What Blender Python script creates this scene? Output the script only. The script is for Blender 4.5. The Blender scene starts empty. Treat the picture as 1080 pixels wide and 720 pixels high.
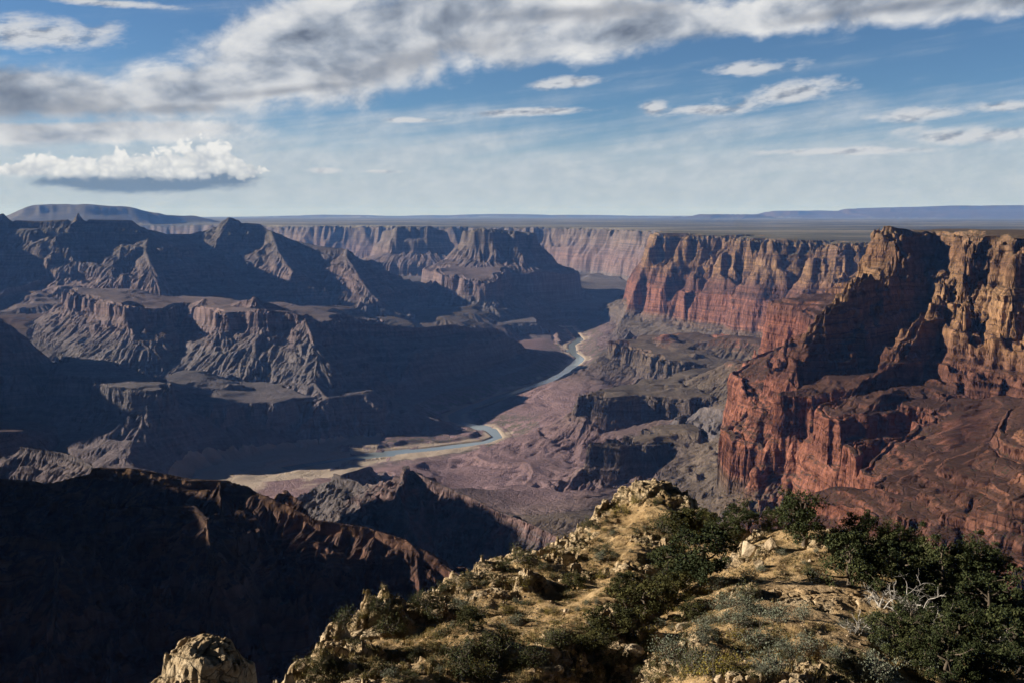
import bpy, math, random, time
import numpy as np
from concurrent.futures import ThreadPoolExecutor
T0 = time.time()
RES = 1.0            # grid density of the big terrain
F32 = np.float32

# ------------------------------------------------------------------ camera geometry
FPX = 1037.0
PITCH = math.atan(134.0 / FPX)
CP, SP = math.cos(PITCH), math.sin(PITCH)

def ray(px, py):
    u = (px - 540.0) / FPX
    v = (360.0 - py) / FPX
    return u, CP + v * SP, -SP + v * CP

def at(px, py, D):
    """point seen along a direction, D metres ahead of the viewpoint"""
    X, Y, Z = ray(px, py)
    s = D / Y
    return (X * s, D, Z * s)

def atz(px, py, z):
    X, Y, Z = ray(px, py)
    s = z / Z
    return (X * s, Y * s, z)

# ------------------------------------------------------------------ noise
def _hash(ix, iy, seed):
    h = (ix.astype(np.uint32) * np.uint32(374761393)) ^ (iy.astype(np.uint32) * np.uint32(668265263)) ^ np.uint32((seed * 2246822519) & 0xffffffff)
    h = (h ^ (h >> np.uint32(13))) * np.uint32(1274126177)
    h = (h ^ (h >> np.uint32(16))) * np.uint32(2246822519)
    return h ^ (h >> np.uint32(15))

def perlin(x, y, seed=0):
    x = np.asarray(x, F32); y = np.asarray(y, F32)
    fx = np.floor(x); fy = np.floor(y)
    ix = fx.astype(np.int32); iy = fy.astype(np.int32)
    dx = x - fx; dy = y - fy
    u = dx * dx * dx * (dx * (dx * 6 - 15) + 10)
    v = dy * dy * dy * (dy * (dy * 6 - 15) + 10)
    def g(ox, oy):
        a = _hash(ix + ox, iy + oy, seed).astype(F32) * F32(2 * math.pi / 4294967296.0)
        return np.cos(a) * (dx - ox) + np.sin(a) * (dy - oy)
    a = g(0, 0); b = g(1, 0); c = g(0, 1); d = g(1, 1)
    r = a + u * (b - a)
    return ((r + v * ((c + u * (d - c)) - r)) * F32(1.5)).astype(F32)

def fbm(x, y, octv, seed=0, gain=.5, lac=2.03):
    t = np.zeros(np.shape(x), F32); a = 1.0; f = 1.0
    for i in range(octv):
        t += F32(a) * perlin(x * f + 17.3 * i, y * f - 9.1 * i, seed + i * 7)
        a *= gain; f *= lac
    return t

def crease(x, y, octv, seed=0, gain=.5, lac=2.1):
    """0 at sharp creases, about 1 between them"""
    t = np.zeros(np.shape(x), F32); a = 1.0; f = 1.0; s = 0
    for i in range(octv):
        t += F32(a) * np.abs(perlin(x * f + 31.7 * i, y * f + 11.9 * i, seed + i * 13)) * F32(2)
        s += a; a *= gain; f *= lac
    return t / F32(s)

def sstep(a, b, x):
    t = np.clip((x - a) / (b - a), 0, 1)
    return t * t * (3 - 2 * t)

# ------------------------------------------------------------------ land forms
ZR = -1350.0        # the river
def P(lst):
    return np.array([at(*p) for p in lst], float)

# the canyon wall from the rim down: horizontal distance, drop
WALL = [(-1e6, 0), (0, 0), (10, -42), (36, -54), (46, -98), (82, -120), (94, -172), (120, -186), (132, -238), (166, -257), (182, -332), (214, -347), (226, -385), (300, -420), (308, -442), (380, -462), (388, -486), (470, -515), (520, -540), (548, -800), (760, -900), (1000, -1150), (1300, -1600)]
PALI = [(-1e6, 0), (0, 0), (24, -95), (52, -125), (96, -265), (140, -320), (158, -350), (200, -410), (218, -460), (270, -540), (315, -770), (370, -810), (620, -900), (1000, -1080), (1400, -1600)]
REDW = [(-1400, 420), (-700, 330), (-690, 300), (-480, 215), (-470, 185), (-260, 95), (-250, 68), (-70, 14), (0, 0), (10, -110), (28, -130), (62, -285), (260, -395), (500, -490), (700, -640), (1000, -1100)]
TONT = [(-2500, 130), (-900, 75), (-880, 52), (-420, 28), (-405, 12), (0, 0), (12, -80), (40, -100), (260, -200), (700, -300), (1100, -420), (1500, -600)]
BUTT = [(-1e6, 0), (0, 0), (12, -85), (22, -105), (620, -460), (980, -560), (1000, -615), (1350, -700), (2200, -760)]
DARKM = [(-1e6, 0), (0, 0), (60, -60), (90, -90), (600, -270), (640, -320), (1100, -440), (1600, -520), (2000, -700)]
MESA = [(-1e6, 0), (0, 0), (30, -150), (240, -330), (270, -380), (600, -520)]
LEDG = [(-1e6, 0), (0, 0), (25, -165), (500, -420), (1300, -600), (2500, -700)]
RIDG = [(0, 0), (60, -70), (200, -110), (240, -200), (480, -290), (520, -390), (820, -500), (860, -570), (1300, -700), (2400, -900), (4000, -1000)]
SPUR = [(0, 0), (90, -30), (130, -90), (330, -170), (370, -245), (800, -430), (1600, -600)]
FARM = [(0, 0), (400, -120), (500, -260), (2500, -700), (6000, -900)]
FLATM = [(0, 0), (1300, -20), (1900, -260), (5000, -420), (9000, -900)]
BUTR = [(0, 0), (16, -26), (46, -100), (80, -128), (104, -220), (240, -320)]
HILL = [(0, 0), (30, -22), (200, -140), (230, -175), (500, -330), (900, -450), (2000, -600)]
SUPA = [(0, 0), (70, -28), (78, -46), (170, -82), (180, -104), (290, -150), (300, -172), (420, -220), (700, -420), (900, -800)]
SHADEW = [(0, 0), (40, -160), (200, -430), (420, -760)]
NEAR = [(0, 0), (25, -14), (90, -62), (110, -95), (260, -190), (290, -235), (520, -390), (1200, -640)]
FARR = [(-1e6, 0), (0, 0), (40, -170), (150, -230), (190, -380), (700, -560), (760, -700), (1800, -900), (5000, -1000)]

LF = []
def form(name, pts, prof, poly=False, warp=((180, 900), (55, 260), (16, 80)), seed=1, rough=0, ptsz=None):
    p = np.array(ptsz, float) if ptsz is not None else P(pts)
    LF.append(dict(name=name, p=p, prof=prof, poly=poly, warp=warp, seed=seed, rough=rough))

# --- far plateau and its rim (right wall = the palisade wall)
rim = [(1500, 262, 4300), (1160, 262, 5000), (1080, 266, 5500), (1000, 262, 6200), (925, 258, 6900), (895, 257, 7200), (860, 255.5, 7700), (815, 253, 8400), (760, 250, 9200), (720, 248, 9900), (688, 246.5, 10400)]
far = [(705, 243, 15000), (650, 241, 17200), (600, 240.5, 18300), (560, 240, 18800), (500, 239.5, 19500), (440, 239, 20000), (390, 238.5, 20500), (320, 238, 21000), (250, 237, 22500), (100, 237, 25000)]
def zigzag(p, step, depth, rng=random.Random(4)):
    """buttresses and alcoves along a rim (the land lies on the right-hand side of its course)"""
    out = []
    for a, b in zip(p[:-1], p[1:]):
        L = math.hypot(b[0] - a[0], b[1] - a[1]); n = max(1, round(L / step))
        nx, ny = (b[1] - a[1]) / L, -(b[0] - a[0]) / L
        for k in range(n):
            t = k / n; w = rng.uniform(.06, .2); dp = depth * rng.uniform(.5, 1.25)
            for tt, dd in ((t, 0), (t + w / n, 0), (t + (w + .08) / n, dp), (t + (w + .5) / n, dp * rng.uniform(.7, 1.1)), (t + (w + .62) / n, dp * .2)):
                out.append((a[0] + (b[0] - a[0]) * tt + nx * dd, a[1] + (b[1] - a[1]) * tt + ny * dd, a[2] + (b[2] - a[2]) * tt))
    return out + [tuple(p[-1])]
_r = P(rim)
pl = [tuple(q) for q in _r[:3]] + zigzag(_r[3:], 860, 640) + [tuple(q) for q in P(far)] + [(-30000, 27000, -250), (-60000, 60000, -400), (-60000, 120000, -700), (90000, 120000, -700), (90000, 4000, -250), (9000, 3300, -180)]
form('plateau', None, PALI, True, ((60, 900), (45, 330), (30, 150), (11, 60)), 11, ptsz=pl)
# --- far buttes under the rim
form('butte', [(405, 243, 16000), (420, 238.5, 15500), (455, 238.5, 15500), (470, 243, 15800), (450, 240, 16800), (418, 240, 16800)], FARR, True, ((60, 500), (25, 150)), 12)
form('butte', [(492, 242, 13200), (505, 241, 13000), (522, 242, 13000), (545, 244, 13000), (566, 247, 13200), (560, 245, 14000), (520, 243, 14200), (500, 243, 14000)], MESA, True, ((70, 420), (25, 130)), 13)
form('butte', [(458, 283, 12100), (470, 289, 11800), (495, 294, 11500), (514, 299, 11300), (528, 288, 11800), (530, 282, 12400), (560, 285, 13000), (600, 285, 13500), (560, 275, 14500), (500, 270, 14000), (470, 276, 13000)], LEDG, True, ((80, 500), (40, 170), (14, 60)), 14)
# --- far left
form('mesa', [(-260, 222, 25000), (-60, 230, 25500), (0, 229, 26000), (22, 220, 26000), (35, 215, 26000), (60, 213.5, 26000), (90, 214, 26000), (130, 216, 26500), (152, 221, 27000), (175, 225, 27000), (205, 226, 27500), (240, 234, 28000), (300, 250, 29000)], FARM, False, ((200, 1200), (60, 400)), 15)
form('ridge', [(-500, 185, 9400), (-250, 200, 10300), (-60, 218, 10600), (0, 225, 10800), (4, 223, 10800), (12, 231, 10800), (40, 232, 10800), (75, 230, 10800), (82, 223, 10800), (90, 230, 10800), (138, 231, 10900), (158, 241, 11200), (176, 246, 11600), (200, 246, 12200), (216, 241, 12500), (234, 234, 12500),
               (241, 228, 12500), (249, 233, 12500), (275, 235, 12500), (286, 243, 12400), (310, 252, 12300), (335, 258, 12200), (366, 262, 12100), (388, 276, 12000)], RIDG, False, ((300, 1300), (130, 520), (50, 190)), 16)
form('ridge', [(134, 245, 11000), (127, 262, 10300), (117, 282, 9800), (108, 306, 9400)], SPUR, False, ((110, 560), (50, 220), (20, 90)), 17)
form('ridge', [(158, 243, 11000), (153, 262, 10300), (160, 280, 9700), (168, 308, 9300)], SPUR, False, ((110, 560), (50, 220), (20, 90)), 18)
form('ridge', [(286, 243, 12400), (292, 262, 11600), (308, 285, 10900)], SPUR, False, ((110, 560), (50, 220), (20, 90)), 19)
form('ridge', [(366, 262, 12100), (365, 270, 11600), (378, 290, 11000), (395, 312, 10500)], SPUR, False, ((110, 560), (50, 220), (20, 90)), 20)
form('ridge', [(242, 229, 12500), (222, 262, 11700), (205, 285, 11200)], SPUR, False, ((110, 560), (50, 220), (20, 90)), 21)
# --- near left shoulder (mostly in shade) and an added unseen wall that shades the left valley
form('shoulder', [(-900, 150, 5200), (-600, 180, 5700), (-300, 240, 5800), (-100, 285, 5900), (-20, 318, 5950), (20, 345, 6000), (60, 380, 6100)], RIDG, False, ((160, 700), (60, 240), (16, 80)), 23)
form('shoulder', None, WALL, False, ((200, 900), (60, 240)), 24, ptsz=[(-5300, 1500, -150), (-5400, 4000, -170), (-5600, 5300, -170), (-5900, 5900, -90)])  # added wall out of view, no shoulder; casts the valley shade
# --- butte left of the river
form('butte', [(70, 304, 8300), (88, 312, 7800), (118, 317, 7500), (152, 325, 7150), (168, 325, 7600), (205, 318, 8000), (222, 326, 7300), (240, 330, 7050), (275, 327, 7000), (300, 330, 7000), (322, 337, 6950), (345, 338, 7500), (400, 336, 8400), (330, 322, 8600), (280, 318, 8300), (200, 312, 8700), (120, 303, 8900)], BUTT, True, ((70, 380), (35, 130), (10, 50)), 25)
form('ridge', [(205, 318, 7900), (215, 314, 7800), (235, 322, 7700), (262, 314, 7600), (268, 312, 7600), (285, 318, 7600), (310, 327, 7600)], HILL, False, ((20, 200), (8, 60)), 26)
form('ridge', [(322, 337, 7200), (360, 339, 7400), (400, 341, 7550), (440, 345, 7700), (480, 341, 8000), (505, 345, 8200), (545, 347, 8600), (575, 357, 8900), (597, 367, 9350)], DARKM[1:], False, ((120, 600), (60, 220), (16, 70)), 27)
form('ridge', [(322, 337, 6950), (335, 372, 6500), (330, 400, 6200), (345, 418, 5950), (392, 413, 6100)], SPUR, False, ((60, 330), (25, 110), (8, 40)), 28)
form('bench', [(150, 405, 5600), (215, 428, 5500), (290, 425, 5750), (392, 412, 6250), (420, 425, 6300), (400, 400, 7000), (300, 400, 6600), (180, 390, 6300)], TONT, True, ((60, 380), (30, 130), (9, 45)), 29)
form('bench', [(60, 395, 5600), (130, 408, 5300), (168, 412, 5250), (180, 404, 5500), (120, 380, 6000), (60, 375, 6200)], TONT, True, ((50, 280), (22, 110), (8, 40)), 30)
form('hill', [(20, 470, 4300), (64, 476, 4200), (88, 484, 4000), (110, 500, 3800)], HILL, False, ((40, 260), (18, 90)), 31)
# --- right: high promontory, redwall, tonto benches
form('promontory', [(1700, 240, 2100), (1300, 248, 2400), (1120, 250, 2600), (1085, 250, 2750), (1070, 250, 2900), (1050, 249, 2950), (1035, 250, 3250), (1022, 248, 3100), (1000, 246, 3150), (1004, 247, 3250), (1004, 246, 3900), (980, 243, 3950), (970, 240, 3450), (952, 237.5, 3300), (942, 238.5, 3420), (940, 240, 3800), (960, 242, 4300), (1040, 243, 4600), (1300, 250, 4300), (1700, 250, 4000)],
     WALL, True, ((60, 420), (34, 170), (15, 66), (6, 26)), 32)
form('promontory', [(944, 239, 3400), (917, 262, 3300), (895, 298, 3150), (868, 322, 3050), (850, 352, 2980)], BUTR, False, ((40, 230), (20, 90), (8, 34)), 46)
form('promontory', [(1004, 247, 3200), (986, 296, 2950), (962, 343, 2820), (925, 385, 2720), (880, 420, 2620)], BUTR, False, ((40, 230), (20, 90), (8, 34)), 47)
form('mesa', [(722, 229, 52000), (736, 226, 52000), (782, 226, 52000), (792, 229, 52500)], FLATM, False, ((300, 1800),), 48)
form('mesa', [(800, 226, 60000), (812, 222.5, 60000), (872, 222, 60000), (888, 224, 61000), (893, 220, 60000), (950, 218.5, 60000), (1000, 217, 60000), (1080, 216.5, 60000), (1200, 216, 60000), (1500, 216, 60000)], FLATM, False, ((500, 2600), (200, 900)), 49)
form('mesa', [(200, 229, 70000), (290, 228, 70000), (340, 226.5, 70000), (430, 227.5, 70000), (520, 225.8, 70000), (600, 226.6, 70000), (690, 227.5, 70000), (760, 228, 70000), (900, 227, 71000), (1200, 226, 71000)], FLATM, False, ((500, 2600),), 50)
form('redwall', [(800, 318, 5300), (838, 322, 5000), (850, 330, 4700), (880, 350, 4100), (840, 363, 3800), (848, 368, 3700), (858, 374, 3600), (882, 380, 3500), (930, 392, 3350), (880, 398, 3050), (846, 403, 2950), (828, 408, 2880), (828, 415, 2780), (848, 416, 2760), (862, 424, 2650), (872, 436, 2560), (892, 440, 2500), (950, 428, 2560), (990, 430, 2450), (935, 462, 2280),
                 (912, 490, 2050), (893, 512, 1780), (925, 520, 1720), (955, 530, 1640), (985, 552, 1500), (1035, 580, 1350), (1090, 610, 1230), (1300, 640, 1100), (1500, 500, 1900), (1300, 350, 4000), (1100, 320, 5300), (900, 310, 5600)],
     REDW, True, ((80, 520), (34, 200), (12, 70), (4.5, 24)), 33)
form('tonto', [(690, 352, 7700), (650, 358, 7450), (662, 364, 7200), (690, 374, 6600), (720, 384, 6100), (760, 384, 6300), (700, 396, 5700), (640, 409, 5250), (620, 413, 5100), (640, 419, 4950), (690, 420, 4930), (745, 420, 4900), (780, 412, 5200), (800, 425, 4750), (700, 447, 4250), (650, 460, 4020), (634, 466, 3950), (655, 470, 3880), (720, 471, 3880), (752, 477, 3780), (790, 470, 3950), (815, 490, 3500), (770, 515, 3250), (800, 530, 3050), (880, 560, 2650), (1000, 600, 2200), (1300, 500, 3000), (1100, 380, 5200), (800, 356, 6700), (740, 350, 7600)],
     TONT, True, ((60, 420), (34, 150), (14, 50), (5, 20)), 34)
form('spur', [(905, 512, 1740), (960, 518, 1600), (1030, 510, 1500), (1100, 490, 1450), (1250, 450, 1500), (1500, 400, 1700)], SUPA, False, ((36, 280), (9, 80)), 45)
form('hill', [(735, 428, 4350), (775, 430, 4100), (800, 446, 3800)], HILL, False, ((40, 160), (12, 60)), 35)
form('hill', [(650, 345, 8300), (636, 338, 8900)], SPUR, False, ((80, 400), (28, 110)), 36)
# --- dark ridge near left, the mound right of it, a wall added outside the frame, unseen, to shade them
form('near_ridge', [(-420, 430, 1500), (-200, 480, 1450), (-60, 505, 1350), (0, 503, 1320), (40, 506, 1300), (72, 498, 1280), (95, 492, 1270), (135, 492, 1250), (162, 496, 1240), (200, 505, 1230), (240, 506, 1220), (262, 510, 1220), (300, 529, 1190), (335, 547, 1160), (385, 554, 1150), (430, 566, 1130), (465, 584, 1110), (500, 612, 1080), (560, 660, 1040)], NEAR, False, ((34, 170), (18, 60), (7, 22)), 37)
form('near_ridge', [(135, 530, 1180), (205, 532, 1130), (218, 545, 1080), (222, 580, 1020)], NEAR, False, ((20, 90), (10, 40), (4, 15)), 38)
form('near_ridge', [(-60, 560, 1050), (10, 562, 1030), (60, 568, 1000), (60, 610, 940), (50, 670, 880)], NEAR, False, ((20, 90), (10, 40), (4, 15)), 39)
form('near_ridge', None, SHADEW, False, ((40, 200), (18, 60)), 40, ptsz=[(-1500, 200, 60), (-1450, 600, 60), (-1420, 900, 80), (-1420, 1150, 75), (-1440, 1350, 55), (-1450, 1480, 25), (-1470, 1640, -15), (-1640, 1900, -90), (-1900, 2250, -30), (-2080, 2720, 25), (-2150, 2800, -200)])  # added unseen wall, shaped only to shade the ridge and mound
form('hill', [(350, 497, 3200), (380, 508, 2900), (400, 504, 2750), (418, 495, 2620), (428, 492, 2600), (442, 498, 2560), (470, 511, 2450), (505, 527, 2350), (545, 545, 2260), (590, 566, 2150)], HILL, False, ((30, 160), (14, 50), (5, 18)), 41)
form('hill', [(400, 504, 2750), (385, 530, 2500), (362, 556, 2300)], HILL, False, ((30, 120), (12, 44), (5, 16)), 42)
form('hill', [(428, 489, 2600), (420, 520, 2400), (432, 545, 2250)], HILL, False, ((30, 120), (12, 44), (5, 16)), 43)
form('hill', [(392, 490, 4350), (362, 499, 4000), (330, 520, 3600), (310, 545, 3300)], HILL, False, ((60, 260), (20, 80), (7, 26)), 44)

# --- canyon floor: river course and heights of the floor round it
river_px = [(300, 494, 0), (340, 487, 0), (400, 479, 0), (450, 474, 0), (490, 469, 0), (512, 466, 0), (525, 461, 0), (518, 453, 0), (500, 449, 0), (482, 444, 0), (478, 438, 0), (500, 428, 0), (530, 417, 0), (560, 408, 0), (582, 400, 0),
            (596, 392, 0), (606, 384, 0), (612, 378, 0), (604, 371, 0), (603, 364, 0), (612, 358, 0), (600, 345, 0)]
RIV = np.array([atz(a, b, ZR)[:2] for a, b, _ in river_px])
SANDP = np.array([(*atz(a, b, ZR)[:2], ZR) for a, b in ((270, 502), (300, 497), (340, 490), (400, 482), (470, 474))])
floor_pts = [(x, y, ZR - 6) for x, y in RIV] + [at(*q) for q in [
    (560, 455, 5500), (600, 440, 5500), (620, 470, 4700), (580, 490, 4500), (540, 500, 4500), (480, 492, 4700), (420, 497, 4600), (540, 525, 3800), (600, 520, 3600), (560, 548, 3100), (640, 520, 3400), (700, 540, 3000), (500, 540, 3300),
    (380, 520, 3700), (280, 505, 4600), (220, 492, 5000), (100, 470, 5200), (20, 470, 4800), (300, 560, 3000), (600, 400, 7400), (630, 375, 8300), (640, 420, 5700), (560, 420, 6800), (360, 328, 10000), (300, 326, 10200), (440, 330, 10800), (520, 335, 10800),
    (560, 330, 11500), (620, 345, 10500), (640, 300, 15000), (200, 320, 9500), (100, 330, 8800)]] + [
    (-1200, 5600, ZR + 20), (-1600, 5000, ZR + 10), (-3000, 4200, -1200), (0, 2000, -1000), (-1000, 2000, -1000), (1000, 1500, -900), (0, 900, -750), (-800, 600, -620), (800, 700, -750), (-3000, 1500, -1000), (0, 400, -500), (0, 16500, -1050), (-6000, 14000, -900), (-9000, 9000, -900), (-9000, 20000, -700), (3000, 17000, -1000),
    (6000, 6000, -900), (8000, 1000, -700), (-7000, 2000, -900), (-20000, 20000, -500), (20000, 20000, -900), (0, 40000, -900)]
FP = np.array(floor_pts, float)
def _rbf_fit(p):
    q = p[:, :2] / 1000.
    d = np.sqrt(((q[:, None] - q[None]) ** 2).sum(-1) + .05)
    A = np.block([[d, np.ones((len(p), 1))], [np.ones((1, len(p))), np.zeros((1, 1))]])
    return q, np.linalg.solve(A + 1e-6 * np.eye(len(A)), np.append(p[:, 2], 0))
FQ, FW = _rbf_fit(FP)

# clefts cut into the walls: axis from the head down to the mouth, side slope
CUTS = []
def cut(a, b, side, bend=0.0):
    mx, my = (a[0] + b[0]) / 2 - (b[1] - a[1]) * bend, (a[1] + b[1]) / 2 + (b[0] - a[0]) * bend
    CUTS.append((np.array([a, (mx, my, a[2] * .42 + b[2] * .58), b], float), side))
def rim_cuts():
    rng = random.Random(12)
    L = np.array(_r[3:]); seg = np.hypot(*np.diff(L[:, :2], axis=0).T); tot = seg.sum(); cum = np.r_[0, np.cumsum(seg)]
    d = 120.0
    while d < tot - 60:
        x, y, z = (np.interp(d, cum, L[:, k]) for k in range(3))
        k = min(np.searchsorted(cum, d), len(L) - 1); tx, ty = (L[k] - L[k - 1])[:2] / seg[k - 1]
        nx, ny = ty, -tx
        deep = rng.uniform(.45, 1.0)
        skew = rng.uniform(-.15, .3)
        hx, hy = x + nx * 420 * deep + tx * 420 * skew, y + ny * 420 * deep + ty * 420 * skew
        cut((hx, hy, z - 40 - 120 * deep), (x - nx * 430, y - ny * 430, z - 560 - 330 * deep), rng.uniform(1.5, 2.3), rng.uniform(-.12, .12))
        d += rng.uniform(270, 620)
rim_cuts()
cut(at(985, 246, 3980), at(930, 392, 3000), 1.7, .05)
cut(at(1046, 250, 3150), at(1030, 372, 2650), 2.2, -.05)
cut(at(1085, 250, 2950), at(1062, 390, 2450), 2.2, .08)
cut(at(966, 262, 3500), at(952, 330, 3150), 2.4, 0)
cut(at(905, 330, 3600), at(858, 372, 3350), 2.0, .1)
cut(at(893, 420, 2750), at(846, 470, 2680), 2.6, .05)
cut(at(960, 470, 2250), at(880, 520, 2000), 2.4, -.05)
cut(at(905, 455, 2480), at(872, 500, 2380), 2.6, .05)

def seg_dist(x, y, p, closed, zs=True):
    """distance to a polyline and the height of its nearest point"""
    best = np.full(x.shape, 1e12, F32); zz = np.zeros(x.shape, F32)
    n = len(p)
    for i in range(n if closed else n - 1):
        a = p[i]; b = p[(i + 1) % n]
        ex, ey = b[0] - a[0], b[1] - a[1]
        L2 = ex * ex + ey * ey
        t = np.clip(((x - F32(a[0])) * F32(ex) + (y - F32(a[1])) * F32(ey)) / F32(L2), 0, 1)
        dx = x - F32(a[0]) - t * F32(ex); dy = y - F32(a[1]) - t * F32(ey)
        d = dx * dx + dy * dy
        m = d < best
        best = np.where(m, d, best)
        if zs:
            zz = np.where(m, F32(a[2]) + t * F32(b[2] - a[2]), zz)
    return np.sqrt(best), zz

def inside(x, y, p):
    r = np.zeros(x.shape, bool); n = len(p)
    for i in range(n):
        a = p[i]; b = p[(i + 1) % n]
        if a[1] == b[1]: continue
        c = ((y < F32(a[1])) != (y < F32(b[1])))
        r ^= c & (x < F32((b[0] - a[0]) / (b[1] - a[1])) * (y - F32(a[1])) + F32(a[0]))
    return r

def idw(x, y, p):
    w = np.zeros(x.shape, F32); s = np.zeros(x.shape, F32)
    for q in p:
        k = F32(1) / (((x - F32(q[0])) ** 2 + (y - F32(q[1])) ** 2) * F32(1e-6) + F32(1e-3)) ** F32(1.5)
        w += k; s += k * F32(q[2])
    return s / w

def base_height(x, y):
    """height, land-form number (floor = -1)"""
    h = np.full(x.shape, F32(FW[-1]))
    for (qx, qy), w in zip(FQ, FW[:-1]):
        h += F32(w) * np.sqrt((x * F32(1e-3) - F32(qx)) ** 2 + (y * F32(1e-3) - F32(qy)) ** 2 + F32(.05))
    rd, _ = seg_dist(x, y, np.c_[RIV, np.zeros(len(RIV))], False, False)
    # dox hills beside the river
    k = sstep(90, 900, rd)
    h = h + k * (85 * (F32(.55) - crease(x / 1500 + .25 * fbm(x / 900, y / 900, 2, 5), y / 1500, 3, 3, .34)) + 12 * fbm(x / 500, y / 500, 2, 9))
    sd, _ = seg_dist(x, y, SANDP, False, False)
    h = np.maximum(h, F32(ZR) + 3 + 22 * sstep(70, 400, rd))
    h = np.where(rd < 110, F32(ZR) - 8 + 22 * sstep(30, 110, rd), h)
    lid = np.full(x.shape, -1, np.int16)
    for i, f in enumerate(LF):
        p = f['p']; ext = f['prof'][-1][0]
        x0, y0 = p[:, :2].min(0) - ext; x1, y1 = p[:, :2].max(0) + ext
        m = (x > x0) & (x < x1) & (y > y0) & (y < y1)
        if not m.any(): continue
        xs = x[m]; ys = y[m]
        d, zt = seg_dist(xs, ys, p, f['poly'])
        if f['poly']:
            ins = inside(xs, ys, p)
            d = np.where(ins, -d, d)
            if f['name'] != 'plateau':
                zt = np.where(ins, idw(xs, ys, p), zt)
            else:
                zt = np.where(ins, idw(xs, ys, p), zt)
        near = d < ext * 1.2
        w = np.zeros(d.shape, F32)
        for j, (A, L) in enumerate(f['warp']):
            wx = xs / L; wy = ys / L
            A = min(A, .22 * L)
            w += F32(A) * (np.abs(perlin(wx + .3 * f['seed'], wy, f['seed'] * 31 + j)) * F32(2.6) - F32(.8))
        if f['poly']:
            dd = d + w * (1 - (.65 if f['name'] != 'plateau' else .3) * sstep(40, 300, d)) * (1 - (0 if f['name'] == 'plateau' else .88) * sstep(0, -200, d))
        else:
            k = sstep(0, f['warp'][0][0] * 2.5, d)      # keep the crest where it is
            dd = d + w * k
        pr = np.array(f['prof'], float)
        drop = np.interp(dd, pr[:, 0], pr[:, 1]).astype(F32)
        hh = zt + drop
        if f['name'] == 'plateau':
            hh = hh + np.where(dd < 0, 14 * fbm(xs / 2500, ys / 2500, 4, 77), 0)
        else:
            if f['name'] == 'tonto':
                hh = hh + sstep(-20, -380, dd) * 85 * (F32(.62) - crease(xs / 560, ys / 560, 3, 79, .45))
            hh = hh + np.where(dd < 0, 5 * fbm(xs / 190, ys / 190, 2, 78), 0).astype(F32)
        hh = np.where(dd > ext, F32(-1e5), hh)
        cur = h[m]
        up = hh > cur
        h[m] = np.where(up, hh, cur)
        l = lid[m]; l[up] = i; lid[m] = l
    for c, side in CUTS:
        x0, y0 = c[:, :2].min(0) - 420; x1, y1 = c[:, :2].max(0) + 420
        m = (x > x0) & (x < x1) & (y > y0) & (y < y1)
        if not m.any(): continue
        d, zc = seg_dist(x[m], y[m], c, False)
        d = d + 26 * (np.abs(perlin(x[m] / 130, y[m] / 130, 401)) * 2 - .6) + 9 * (np.abs(perlin(x[m] / 42, y[m] / 42, 402)) * 2 - .6)
        g = zc + np.maximum(d - 12, 0) * F32(side)
        g = g + F32(18) * np.sin(g / F32(21))          # beds step across the cleft too
        cur = h[m]; h[m] = np.minimum(cur, np.where(d < 400, g, 1e5))
    sk = sstep(650, 260, sd)
    flat = F32(ZR) + 5 + 9 * (fbm(x / 260, y / 260, 3, 12) + F32(.3)) + .05 * sd
    m = h > flat
    h = np.where(m, h + (flat - h) * sk, h); lid = np.where(m & (sk > .6), np.int16(-1), lid)
    # the river keeps its valley open
    cap = F32(ZR) + 7 + np.maximum(rd - 95, 0) * F32(.42) + 1600 * sstep(380, 1150, rd) + 40 * sstep(120, 500, rd) * (crease(x / 420, y / 420, 3, 8) - F32(.3))
    cut = (rd < 1500) & (h > cap)
    h = np.where(cut, cap, h); lid = np.where(cut & (rd < 260), np.int16(-1), lid)
    h = np.where(rd < 100, np.minimum(h, F32(ZR) - 8 + 15 * sstep(12, 58, rd + 14 * perlin(x / 260, y / 260, 6))), h)
    return h, lid

def strata_of(X, Y, Z):
    D = np.sqrt(X * X + Y * Y)
    return Z + 200 * sstep(4500, 8500, D) + 6 * fbm(X / 400, Y / 400, 3, 61)

# ------------------------------------------------------------------ gullies that run down the slope
def gully(x, y, dx, dy, seed):
    """stripes along the fall line; (dx,dy) is across the slope"""
    fx = np.floor(x); fy = np.floor(y)
    ix = fx.astype(np.int32); iy = fy.astype(np.int32)
    px = x - fx; py = y - fy
    va = np.zeros(x.shape, F32); gx = np.zeros(x.shape, F32); wt = np.zeros(x.shape, F32)
    for i in (-1, 0, 1):
        for j in (-1, 0, 1):
            hsh = _hash(ix + i, iy + j, seed)
            hx = (hsh & np.uint32(0xffff)).astype(F32) / F32(65535.) ; hy = (hsh >> np.uint32(16)).astype(F32) / F32(65535.)
            qx = px - i - hx; qy = py - j - hy
            w = np.exp(-(qx * qx + qy * qy) * F32(2.2))
            ph = (qx * dx + qy * dy) * F32(2 * math.pi)
            va += np.cos(ph) * w; gx += np.sin(ph) * w; wt += w
    return va / wt, gx / wt

def pmap(fn, *arrs, n=16):
    """run fn over column blocks in threads"""
    parts = [np.array_split(a, n, axis=1) for a in arrs]
    with ThreadPoolExecutor(4) as ex:
        res = list(ex.map(lambda k: fn(*[q[k] for q in parts]), range(n)))
    if isinstance(res[0], tuple):
        return tuple(np.concatenate([r[k] for r in res], 1) for k in range(len(res[0])))
    return np.concatenate(res, 1)

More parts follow.
